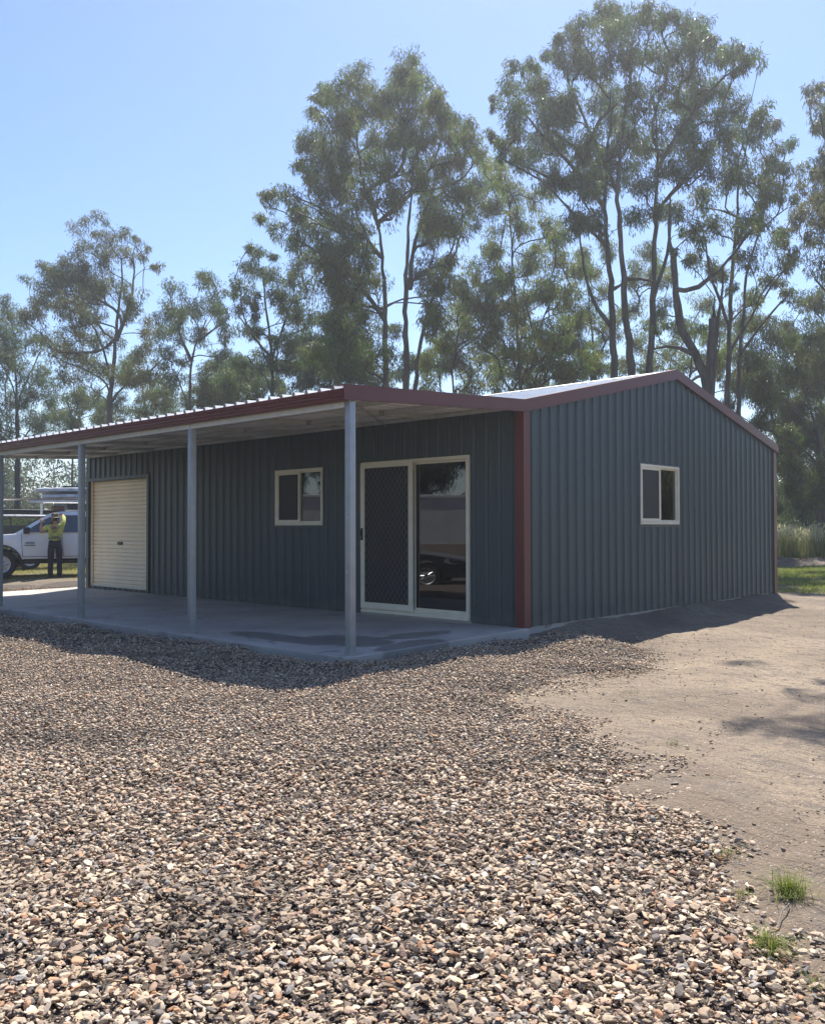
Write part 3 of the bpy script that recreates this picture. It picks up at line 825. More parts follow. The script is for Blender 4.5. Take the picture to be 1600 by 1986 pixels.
OL = (.088, .118, .040); GY = (.078, .108, .052); DK = (.045, .072, .028); PALE = (.125, .158, .050); BR = (.095, .108, .042)
T = {}
T['a'] = tree('tall open gum at the left with bare fanning limbs and a tufted flat top', 40,
  [([(213, 880), (212, 780), (222, 690), (228, 620), (238, 540), (236, 500)], .30, .05), ([(216, 740), (196, 660), (160, 600), (120, 560)], .15, .04), ([(214, 770), (250, 740), (300, 715), (320, 690)], .14, .04), ([(213, 740), (160, 715), (100, 690)], .12, .03), ([(226, 660), (250, 600), (262, 540), (258, 490)], .12, .04)],
  [(160, 438, 18), (195, 425, 15), (205, 455, 22), (178, 475, 24), (245, 448, 16), (262, 468, 14), (240, 498, 22), (212, 505, 26), (284, 488, 13), (297, 518, 13), (150, 505, 26), (118, 518, 24), (80, 515, 20), (58, 535, 14), (98, 548, 28), (140, 553, 32), (185, 553, 32), (88, 590, 26), (130, 600, 32), (178, 600, 28), (240, 560, 24), (262, 585, 22), (252, 612, 20), (298, 640, 22), (58, 620, 26), (285, 680, 26), (150, 660, 36), (205, 665, 30), (100, 680, 36), (262, 720, 32), (305, 725, 26), (180, 720, 32), (135, 720, 26)], 11, BR, 1.15, 80, bark='bark')
T['b'] = tree('smaller slim gum with a forked trunk just right of the tall open gum', 38,
  [([(368, 800), (368, 730), (372, 690), (386, 655), (400, 620)], .20, .05), ([(371, 700), (350, 655), (338, 610)], .11, .035), ([(386, 660), (420, 640), (440, 620)], .08, .03), ([(367, 790), (348, 745), (335, 715)], .08, .03)],
  [(335, 558, 18), (350, 590, 24), (320, 608, 24), (345, 640, 28), (390, 543, 18), (410, 558, 22), (425, 598, 22), (395, 598, 28), (432, 638, 20), (420, 690, 17), (380, 650, 24), (442, 678, 14), (328, 680, 20), (330, 735, 20), (352, 700, 16), (312, 650, 18), (405, 720, 14)], 12, GY, 1.15, 85)
T['c'] = tree('slender gum with one straight dark trunk and a narrow crown beside the bushy tree', 35,
  [([(528, 790), (527, 700), (522, 650), (515, 590), (508, 520)], .20, .05), ([(524, 690), (490, 650), (462, 610)], .08, .03), ([(526, 700), (548, 640), (570, 570)], .09, .03), ([(528, 745), (500, 715), (480, 690)], .07, .025)],
  [(478, 488, 15), (505, 488, 15), (530, 498, 13), (492, 520, 24), (525, 530, 22), (468, 558, 18), (490, 580, 20), (535, 570, 24), (562, 540, 20), (582, 525, 20), (597, 560, 24), (560, 600, 28), (480, 640, 16), (448, 568, 12), (500, 642, 17), (540, 660, 24), (468, 602, 14), (590, 620, 28), (570, 660, 28), (515, 700, 22), (560, 705, 28), (600, 690, 26)], 13, GY, 1.3, 90)
T['d'] = tree('big gum with three dark trunks and a broad stepped crown, left of the pale tree', 31,
  [([(748, 790), (748, 680), (746, 580), (740, 480), (732, 425), (720, 370)], .26, .07), ([(790, 790), (786, 680), (786, 580), (790, 470), (796, 400), (800, 330)], .28, .06), ([(803, 790), (812, 670), (832, 600), (862, 520), (890, 440)], .20, .05), ([(742, 500), (700, 450), (640, 410), (580, 385)], .10, .03), ([(746, 620), (690, 540), (620, 490), (560, 455)], .12, .03), ([(795, 560), (800, 480), (830, 400), (850, 330)], .12, .04), ([(749, 600), (690, 590), (620, 545)], .08, .03), ([(735, 440), (700, 340), (690, 250)], .09, .03)],
  [(690, 148, 26), (662, 165, 20), (625, 182, 20), (608, 205, 16), (715, 165, 20), (650, 215, 32), (695, 215, 36), (730, 200, 24), (770, 128, 22), (800, 125, 20), (785, 165, 30), (820, 160, 22), (760, 190, 24), (845, 185, 20), (800, 215, 32), (850, 220, 25), (880, 230, 20), (905, 250, 18), (870, 270, 28), (820, 270, 32), (770, 270, 32), (720, 270, 32), (670, 270, 32), (620, 260, 25), (590, 285, 20), (573, 310, 14), (630, 310, 32), (690, 320, 36), (750, 330, 36), (810, 330, 36), (860, 330, 32), (900, 310, 28), (920, 280, 18), (600, 340, 25), (558, 380, 20), (525, 375, 14), (515, 392, 10), (575, 410, 25), (640, 370, 36), (700, 380, 32), (770, 390, 30), (830, 390, 32), (880, 380, 32), (920, 360, 25), (505, 425, 12), (540, 440, 18), (580, 460, 25), (620, 430, 28), (650, 470, 34), (600, 500, 25), (690, 450, 28), (830, 450, 32), (870, 440, 28), (910, 420, 25), (690, 500, 36), (640, 540, 34), (680, 560, 38), (700, 620, 38), (650, 610, 34), (820, 520, 25), (850, 560, 30), (880, 500, 20), (720, 550, 26), (620, 690, 34), (680, 690, 38), (740, 690, 25), (840, 620, 25), (660, 650, 34)], 14, OL, 1.95, 85, spread=1.5)
T['e'] = tree('paler feathery gum filling the gap between the two largest gums', 35,
  [([(1012, 790), (1006, 690), (1000, 600), (992, 480), (985, 380)], .17, .04), ([(1010, 740), (1040, 650), (1075, 570)], .09, .03), ([(1008, 720), (970, 650), (930, 580)], .08, .03), ([(880, 790), (876, 720), (890, 640)], .10, .03)],
  [(960, 330, 25), (990, 370, 30), (950, 400, 30), (1010, 430, 30), (960, 470, 30), (1030, 490, 30), (922, 520, 24), (980, 540, 32), (1050, 560, 32), (910, 580, 28), (960, 610, 32), (1020, 630, 36), (1080, 640, 32), (900, 650, 30), (950, 690, 34), (1010, 710, 34), (1070, 710, 34), (870, 690, 30), (1100, 580, 30), (1120, 680, 30), (888, 550, 20), (860, 620, 25), (930, 300, 18), (1080, 500, 28), (830, 700, 28), (820, 740, 24), (1150, 720, 30), (915, 740, 30), (1050, 380, 26), (1070, 440, 26), (940, 640, 30), (1000, 670, 30), (1060, 670, 30), (900, 700, 30), (980, 740, 30), (1040, 740, 30), (1100, 640, 30), (930, 580, 26), (1010, 580, 26), (1110, 520, 26), (900, 600, 24), (960, 540, 24), (1090, 720, 26), (850, 660, 24)], 15, PALE, 1.7, 85, spread=1.6)
T['f'] = tree('tallest gum with several upright dark trunks and the highest domed crown', 29,
  [([(1192, 790), (1192, 690), (1188, 600), (1178, 480), (1172, 380), (1180, 280), (1190, 180)], .27, .06), ([(1228, 790), (1222, 690), (1212, 600), (1206, 480), (1196, 360), (1206, 250), (1225, 130)], .27, .06), ([(1256, 790), (1262, 660), (1268, 560), (1270, 430), (1276, 300), (1268, 180)], .26, .06), ([(1172, 400), (1110, 320), (1050, 260), (1010, 210)], .10, .03), ([(1196, 370), (1140, 250), (1100, 150)], .09, .03), ([(1274, 330), (1320, 250), (1380, 170), (1430, 130)], .10, .03), ([(1270, 420), (1340, 330), (1400, 260)], .09, .03), ([(1190, 640), (1150, 590), (1130, 520), (1125, 440)], .09, .03), ([(1266, 580), (1300, 480), (1300, 400)], .10, .03), ([(1178, 480), (1120, 420), (1060, 360)], .08, .03), ([(1215, 540), (1250, 540), (1268, 545)], .10, .09), ([(1190, 560), (1212, 545)], .09, .08)],
  [(1150, 60, 30), (1170, 28, 22), (1200, 28, 24), (1240, 38, 28), (1280, 28, 22), (1320, 32, 22), (1350, 45, 22), (1370, 75, 22), (1110, 72, 22), (1085, 90, 18), (1060, 100, 15), (1030, 125, 17), (1005, 130, 15), (1040, 160, 28), (990, 160, 17), (965, 185, 14), (953, 207, 10), (1000, 200, 28), (1060, 210, 32), (1110, 130, 32), (1160, 120, 36), (1220, 110, 36), (1280, 100, 36), (1330, 110, 32), (1390, 110, 22), (1420, 90, 18), (1450, 105, 17), (1470, 127, 11), (1430, 130, 18), (1400, 170, 28), (1350, 170, 36), (1290, 180, 36), (1230, 190, 36), (1170, 200, 36), (1110, 220, 32), (1050, 260, 28), (1000, 250, 22), (960, 260, 15), (973, 285, 16), (1020, 300, 24), (1080, 290, 32), (1140, 280, 36), (1210, 270, 34), (1270, 270, 34), (1330, 260, 36), (1390, 240, 32), (1420, 210, 22), (1150, 350, 34), (1210, 340, 24), (1260, 350, 28), (1320, 330, 34), (1370, 320, 30), (1100, 350, 32), (1060, 340, 24), (1160, 430, 22), (1240, 420, 22), (1300, 400, 22), (1120, 430, 26)], 16, GY, 2.0, 85, spread=1.5)
T['g'] = tree('gum with a crooked elbowed limb and thick burnt stub right of the roof peak', 28.5,
  [([(1372, 830), (1372, 770), (1379, 700), (1383, 650), (1385, 618)], .33, .20), ([(1371, 722), (1348, 690), (1324, 652), (1312, 600), (1308, 540), (1306, 490)], .27, .125), ([(1352, 690), (1320, 668), (1285, 662), (1262, 678)], .13, .07), ([(1308, 560), (1330, 575), (1380, 540), (1440, 470), (1480, 420)], .12, .04), ([(1306, 500), (1290, 440), (1300, 380)], .08, .03), ([(1384, 650), (1398, 600), (1402, 520)], .08, .03), ([(1385, 622), (1382, 604), (1384, 592)], .10, .02)],
  [(1300, 480, 14), (1340, 440, 20), (1310, 420, 18), (1480, 400, 22), (1450, 440, 20), (1400, 520, 16), (1280, 640, 16), (1345, 630, 14), (1330, 515, 14)], 17, OL, 1.2, 80, group='gum trees behind the shed')
T['h'] = tree('gum with two straight thin trunks and an upswept crown right of the tallest gum', 31,
  [([(1410, 850), (1410, 740), (1416, 600), (1424, 480), (1432, 350), (1450, 270)], .20, .05), ([(1432, 850), (1432, 740), (1440, 620), (1446, 530), (1480, 420)], .17, .05), ([(1412, 690), (1470, 590), (1530, 510)], .08, .03), ([(1416, 640), (1380, 540), (1360, 440)], .08, .03), ([(1434, 690), (1490, 610), (1530, 570)], .07, .03), ([(1424, 480), (1480, 380), (1520, 310)], .08, .03)],
  [(1440, 222, 17), (1480, 217, 18), (1500, 240, 18), (1522, 280, 18), (1460, 260, 26), (1420, 270, 22), (1490, 310, 26), (1532, 330, 16), (1450, 340, 30), (1410, 350, 26), (1500, 370, 26), (1542, 390, 16), (1460, 420, 30), (1400, 430, 26), (1360, 390, 26), (1510, 450, 26), (1350, 460, 22), (1440, 500, 24), (1490, 530, 22), (1350, 500, 18), (1380, 525, 18), (1540, 500, 22), (1530, 570, 18), (1470, 580, 16), (1410, 560, 14)], 18, (.09, .115, .045), 1.7, 85)
T['i'] = tree('grey green gum leaning in from the right edge above the dense wattle', 27,
  [([(1690, 900), (1680, 700), (1660, 500), (1640, 330)], .26, .07), ([(1668, 560), (1620, 470), (1580, 400)], .10, .03), ([(1650, 400), (1610, 300), (1590, 220)], .09, .03), ([(1676, 650), (1620, 580), (1580, 540)], .08, .03)],
  [(1590, 172, 22), (1602, 220, 28), (1575, 200, 14), (1580, 240, 17), (1590, 300, 28), (1568, 320, 18), (1552, 360, 17), (1590, 370, 32), (1568, 420, 28), (1595, 450, 28), (1558, 460, 18), (1640, 200, 40), (1660, 280, 45), (1640, 360, 45), (1690, 400, 45), (1640, 450, 45), (1590, 520, 26), (1630, 540, 40), (1700, 300, 40)], 19, (.09, .10, .05), 1.5, 80)
T['j'] = tree('dense dark spreading wattle at the right edge with a thick leaning trunk', 36,
  [([(1596, 1000), (1594, 900), (1586, 840), (1592, 760), (1600, 690)], .34, .10), ([(1588, 870), (1560, 810), (1520, 770), (1480, 740)], .12, .03), ([(1590, 850), (1560, 760), (1540, 690)], .12, .03), ([(1590, 900), (1550, 860), (1520, 850)], .08, .03)],
  [(1450, 620, 22), (1560, 580, 20), (1590, 580, 24), (1480, 660, 24), (1520, 640, 28), (1570, 650, 32), (1600, 680, 32), (1470, 710, 28), (1530, 710, 32), (1580, 740, 32), (1450, 745, 24), (1490, 770, 28), (1540, 790, 32), (1600, 800, 28), (1470, 810, 16), (1520, 840, 20), (1565, 850, 26), (1520, 890, 18), (1550, 910, 22), (1530, 950, 22), (1580, 960, 28), (1640, 700, 40), (1640, 620, 40), (1650, 780, 40), (1640, 880, 36), (1500, 910, 18), (1440, 690, 22), (1430, 740, 18), (1420, 790, 18)], 20, (.070, .092, .030), 2.1, 90, group='trees at the right of the shed', name='wattle_tree', spread=1.8)
T['k'] = tree('half hidden gum at the left edge, duller and lower than the tall open gum', 45,
  [([(35, 930), (35, 820), (30, 720), (26, 640)], .22, .05), ([(33, 780), (60, 720), (80, 680)], .09, .03), ([(32, 760), (0, 700), (-30, 650)], .09, .03)],
  [(8, 588, 18), (38, 620, 22), (10, 650, 30), (60, 660, 26), (20, 710, 30), (70, 730, 30), (30, 780, 30), (100, 760, 26), (60, 820, 30), (10, 840, 26), (120, 820, 26), (-30, 620, 40), (-50, 700, 45), (-30, 790, 45)], 21, GY, 1.4, 80, spread=1.8, group='trees at the left of the shed')
T['l'] = tree('thin pale barked gum low in the gap right of the tall open gum', 46,
  [([(285, 880), (282, 800), (276, 740), (262, 690)], .14, .04), ([(140, 900), (142, 830), (130, 770)], .12, .04), ([(282, 790), (310, 740), (330, 715)], .06, .025)],
  [(262, 690, 22), (235, 720, 26), (290, 740, 26), (320, 760, 26), (150, 770, 30), (190, 780, 30), (230, 790, 30), (280, 800, 28), (330, 800, 26), (110, 800, 28), (150, 830, 28), (210, 830, 28), (262, 840, 26), (340, 830, 20), (310, 830, 18)], 22, OL, 1.5, 80, bark='bark_pale', spread=2.0, group='trees at the left of the shed')
T['m'] = tree('rounded light green bushy tree low over the awning roof', 42,
  [([(450, 850), (450, 790), (446, 750)], .12, .06), ([(449, 800), (420, 760), (400, 740)], .06, .03), ([(449, 800), (480, 750), (490, 725)], .06, .03)],
  [(395, 740, 26), (420, 718, 24), (450, 705, 24), (480, 698, 24), (500, 720, 28), (465, 735, 30), (430, 750, 30), (390, 770, 26), (500, 760, 28), (460, 775, 30), (425, 785, 26), (360, 775, 20), (535, 745, 26), (545, 775, 24), (480, 800, 30)], 23, (.085, .115, .045), 1.7, 100, name='bushy_tree', spread=1.2, group='trees at the left of the shed')
T['n'] = tree('olive leaved gum seen through the trunks of the tallest gum', 39,
  [([(1150, 800), (1152, 700), (1146, 620), (1140, 560)], .14, .04), ([(1330, 800), (1340, 700), (1350, 640)], .12, .04), ([(1150, 720), (1180, 650), (1220, 600)], .07, .03)],
  [(1130, 620, 28), (1160, 560, 24), (1180, 640, 28), (1220, 600, 28), (1240, 660, 28), (1150, 690, 30), (1200, 710, 28), (1290, 600, 24), (1300, 680, 26), (1340, 640, 24), (1340, 700, 26), (1400, 620, 24), (1420, 690, 26), (1390, 720, 22), (1260, 480, 22), (1230, 540, 22), (1440, 640, 24), (1460, 580, 22), (1140, 500, 24), (1100, 740, 28), (1250, 720, 26), (1290, 540, 22), (1360, 580, 22), (1310, 730, 24), (1180, 480, 22), (1430, 740, 22), (1380, 660, 22), (1270, 690, 22)], 24, PALE, 1.6, 80, spread=1.6)
T['o'] = tree('dark leaved gum low between the slender gum and the big stepped gum', 37,
  [([(640, 800), (642, 720), (652, 650)], .16, .05), ([(690, 800), (688, 720), (676, 660)], .14, .05), ([(860, 800), (850, 720), (842, 660)], .10, .04)],
  [(600, 650, 28), (630, 680, 32), (660, 720, 32), (700, 720, 32), (620, 730, 30), (585, 740, 26), (730, 740, 28), (770, 720, 22), (670, 660, 32), (710, 670, 28), (640, 620, 26), (800, 700, 20), (760, 640, 18), (850, 700, 24), (570, 700, 26)], 25, DK, 1.9, 90, spread=1.4)
# an unseen gum added out of frame at the right, boughs shaped to dapple the dirt, and trees across the yard mirrored in the glass
b = np.array([9.0, -6.0, 0]); rg = np.random.default_rng(5)


def free_tree(label, base, height, crown, seed, col, group, n=26, lean=(0, 0), low=.35, bark='bark', name='gum_tree'):
    """a whole tree standing anywhere: base point, overall height, crown radius"""
    dv = np.array([base[0], base[1], 0.])-CAM; D = float(dv@F2)
    if D < 22:       # behind the camera: build ahead, then move
        o = free_tree(label, (CAM[0]+_F[0]*40, CAM[1]+_F[1]*40), height, crown, seed, col, group, n, lean, low, bark, name)
        o.location = (base[0], base[1], float(gz(base[0], base[1]))); return o

    def px(p):
        d = np.array(p)-CAM; z = d@F2; return (800+FPX*(d@R3)/z, 993-FPX*(d@U3)/z)
    rg = np.random.default_rng(seed); g = float(gz(base[0], base[1])); sc = FPX/D
    pts = [px((base[0]+lean[0]*t, base[1]+lean[1]*t, g+height*.8*t)) for t in (.05, .3, .6, 1)]
    tr_ = [(pts, height*.016, .05)]; bl = []
    for k in range(n):
        t = rg.uniform(low, 1); a = rg.uniform(-1, 1)*crown*math.sin(math.pi*min(1, .25+t*.72)); q = px((base[0]+lean[0]*t+_R[0]*a, base[1]+lean[1]*t+_R[1]*a, g+height*t*.97)); bl.append((q[0], q[1], rg.uniform(.45, .9)*sc))
    return tree(label, D, tr_, bl, seed, col, 1.2, 70, group, crown*.45, bark=bark, name=name)


q0 = [(px_, py_, r_) for px_, py_, r_ in ()]
T['p'] = tree('dense dark round bush filling the view between the shed corner and the right edge', 40.5,
  [([(1560, 1010), (1556, 940), (1550, 870)], .14, .06), ([(1558, 950), (1520, 880), (1500, 820)], .07, .03), ([(1558, 940), (1600, 860), (1620, 800)], .07, .03)],
  [(1500, 760, 30), (1540, 740, 34), (1590, 750, 34), (1490, 820, 30), (1530, 810, 36), (1580, 820, 36), (1500, 880, 30), (1545, 880, 34), (1600, 890, 34), (1510, 935, 28), (1560, 940, 30), (1610, 950, 30), (1640, 820, 40), (1660, 900, 40), (1640, 960, 34), (1480, 700, 24), (1530, 690, 26), (1600, 700, 30), (1475, 770, 22), (1560, 980, 24), (1510, 980, 22)], 51, (.055, .078, .026), 1.5, 95, group='trees at the right of the shed', name='bushy_tree', spread=.9)
TO = tree('unseen high gum added at the right, boughs shaped to shade the dirt', 13.5,
  [([(2200, 1150), (2190, 700), (2140, 200), (2000, -200), (1800, -420)], .22, .07), ([(2080, 30), (1850, -200), (1600, -280), (1380, -300)], .09, .03)],
  [(1340, -250, 34, -.3), (1352, -310, 40, -.8), (1365, -270, 34, -.4), (1390, -320, 46, -.6), (1352, -150, 30, 1.9), (1335, -130, 26, 3.2), (1375, -150, 30, 1.6), (1420, -330, 50, -.6), (1480, -340, 50, -.4), (1560, -350, 60), (1640, -380, 60), (1720, -400, 70), (1800, -360, 70), (1880, -400, 90), (1980, -300, 90), (2060, -420, 90), (2100, -200, 90), (1800, -480, 80), (2200, -300, 90), (2000, -100, 60), (2250, 0, 80), (2280, 150, 80)], 31, OL, .55, 55, spread=.9, fill=.15, group='trees at the right of the shed')

YG = 'trees beyond the yard wall'
free_tree('dark gum beyond the cream yard wall, mirrored in the door glass', (-17.5, 17.5), 13, 3.8, 41, DK, YG, 75, low=.12)
free_tree('tall pale trunked gum beyond the cream yard wall', (-22, 13), 15, 4.2, 42, OL, YG, 70, low=.14, bark='bark_pale')
free_tree('bushy gum beyond the far end of the cream yard wall', (-15.5, 24), 11, 3.8, 43, GY, YG, 70, low=.12)
free_tree('sunlit bushy wattle mirrored in the gable window', (12.2, -4.4), 4.6, 1.9, 44, (.10, .13, .045), 'trees at the right of the shed', 22, name='wattle_tree')

# far wood behind everything and undergrowth at its foot (one mass each)
rg = np.random.default_rng(77)


def thicket(name, label, n, Dlo, Dhi, zlo, zhi, R_, nl, col, lat=.62, ex=None, ln=(.16, .3), wd=(.035, .06)):
    D = rg.uniform(Dlo, Dhi, n); l = rg.uniform(-lat, lat, n)*D
    x = CAM[0]+_F[0]*D+_R[0]*l; y = CAM[1]+_F[1]*D+_R[1]*l
    top = np.array([zhi*(.65+.5*noise.noise((a*.16, b*.16, 4))+.35*noise.noise((a*.5, b*.5, 9))) for a, b in zip(x, y)])
    z = gz(x, y)+zlo+(np.maximum(top, zlo+.3)-zlo)*rg.uniform(0, 1, n)
    k = np.ones(n, bool) if ex is None else ex(x, y)
    C = np.stack([x, y, z], -1)[k]; V, Fc, T_ = tuft_leaves(C, R_*rg.uniform(.7, 1.3, len(C)), nl, col, rg, ln, wd, .9)
    return tag(obj(name, np_mesh(name, V, Fc, T_), M['leaf']), label, 'undergrowth' if 'under' in name else 'woodland', kind='stuff')


thicket('woodland', 'far-off wood of dark grey green trees closing the view behind the gums', 2600, 62, 80, .3, 9.5, 1.0, 60, (.06, .075, .04), .60, None, (.3, .5), (.07, .12))
thicket('undergrowth', 'dark green scrub at the foot of the trees', 1500, 37.5, 46, .1, 2.6, .55, 60, (.05, .072, .026), .60, lambda x, y: (signed(x, y, np.array([[-6, -4], [14, -6], [14, 14], [-6, 14]])) < 0))

# ------------------------------------------------------------------ vehicles
M['white'] = mat('white_car_paint', (.90, .90, .89), .28, 0, .02, 2, spec=.5, coat=.6)
M['blackpaint'] = mat('black_car_paint', (.012, .012, .014), .18, 0, .05, 3, spec=.6, coat=1.0)
M['tyre'] = mat('tyre_rubber', (.016, .016, .017), .8, 0, .1, 20, .3, 60)
M['rim'] = mat('silver_rim', (.55, .56, .57), .35, .7, .04, 8)
M['carglass'] = mat('tinted_car_glass', (.008, .010, .013), .04, 0, spec=.8, coat=1.0)
M['trim'] = mat('grey_plastic_trim', (.025, .025, .027), .6)
M['lamp'] = mat('lamp_lens', (.62, .64, .66), .08, .3, spec=.8, coat=1.0)
M['redlens'] = mat('red_lens', (.35, .01, .01), .15, coat=1.0)
M['alu'] = mat('bright_aluminium', (.72, .73, .75), .3, .8, .06, 9)
M['darkmetal'] = mat('dark_painted_steel', (.018, .022, .028), .5, .2, .1, 6)
M['plastic'] = mat('crumpled_clear_plastic', (.62, .64, .68), .22, 0, .25, 5, 1.0, 16, spec=.7)
M['timber'] = mat('pale_timber', (.42, .31, .19), .7, 0, .2, 6, stretch=(1, 8, 8))
M['cardboard'] = mat('brown_card', (.22, .13, .08), .8, 0, .15, 8)


def arc(cx, cz, r, a0, a1, n=9):
    return [(cx+r*math.cos(R(a0+(a1-a0)*k/n)), cz+r*math.sin(R(a0+(a1-a0)*k/n))) for k in range(n+1)]


def loft(mb, rings):
    """rings: equal-length closed lists of points joined end to end"""
    i0 = len(mb.v); k = len(rings[0])
    for r_ in rings: mb.v += [tuple(p) for p in r_]
    for a in range(len(rings)-1):
        for j in range(k):
            p = i0+a*k+j; q = i0+a*k+(j+1) % k; mb.f.append((p, q, q+k, p+k))
    mb.f.append(tuple(i0+j for j in reversed(range(k)))); mb.f.append(tuple(i0+(len(rings)-1)*k+j for j in range(k)))
    return mb


def side_shell(mb, prof, w0, w1, ztuck, bulge=.05):
    """body side profile (x,z) swept across the width: narrow at the top and the sill, fullest at mid height"""
    ys = [-1, -.985, -.93, 0, .93, .985, 1]
    zs = [p[1] for p in prof]; zl, zh = min(zs), max(zs)

    def hw(z): t = (z-zl)/(zh-zl); return w0+bulge*math.sin(math.pi*min(1, t*1.05))-.04*max(0, t-.75)/.25
    cx = sum(p[0] for p in prof)/len(prof)
    rings = []
    for yv in ys:
        sh = {1: .955, .985: .985, .93: 1.0, 0: 1.0}[abs(yv)]
        rings.append([(cx+(x-cx)*(1-(1-sh)*.35), yv*hw(z), zl+(z-zl)*(1-(1-sh)*.25)) for x, z in prof])
    return loft(mb, rings)


def wheel(parent, x, y, r, wd, spokes=6, steel=False):
    s_ = 1 if y > 0 else -1; root = MB()
    root.lathe([(r*.62, -wd/2), (r*.93, -wd/2), (r, -wd/2+.03), (r, wd/2-.03), (r*.93, wd/2), (r*.62, wd/2), (r*.62, -wd/2)], (x, y, r), 'y', 28)
    t_ = root.build('wheel', M['tyre'], parent, True)
    mb = MB(); yo = s_*(wd/2-.02)
    mb.lathe([(r*.62, -wd*.4*s_), (r*.62, yo), (r*.56, yo-.01*s_), (r*.52, yo-.05*s_), (r*.2, yo-.03*s_), (r*.16, yo), (0.001, yo)], (x, y, r), 'y', 24)
    for k in range(spokes):
        a = 2*math.pi*k/spokes; p0 = (x+r*.14*math.cos(a), y+yo-.012*s_, r+r*.14*math.sin(a)); p1 = (x+r*.54*math.cos(a), y+yo-.022*s_, r+r*.54*math.sin(a))
        mb.tube([p0, p1], [r*.085, r*.06], 6)
    mb.build('rim', M['rim'], t_, True)
    return t_


def panel(name, pts, off, m, parent, th=.006, bev=0):
    """flat panel from 3d outline, th thick along off"""
    return MB().prism(pts, tuple(c*th for c in off)).build(name, m, parent, bevel=bev)


def at_cam(D, px):
    p = CAM+(_F+_R*(px-800)/FPX)*D; return p


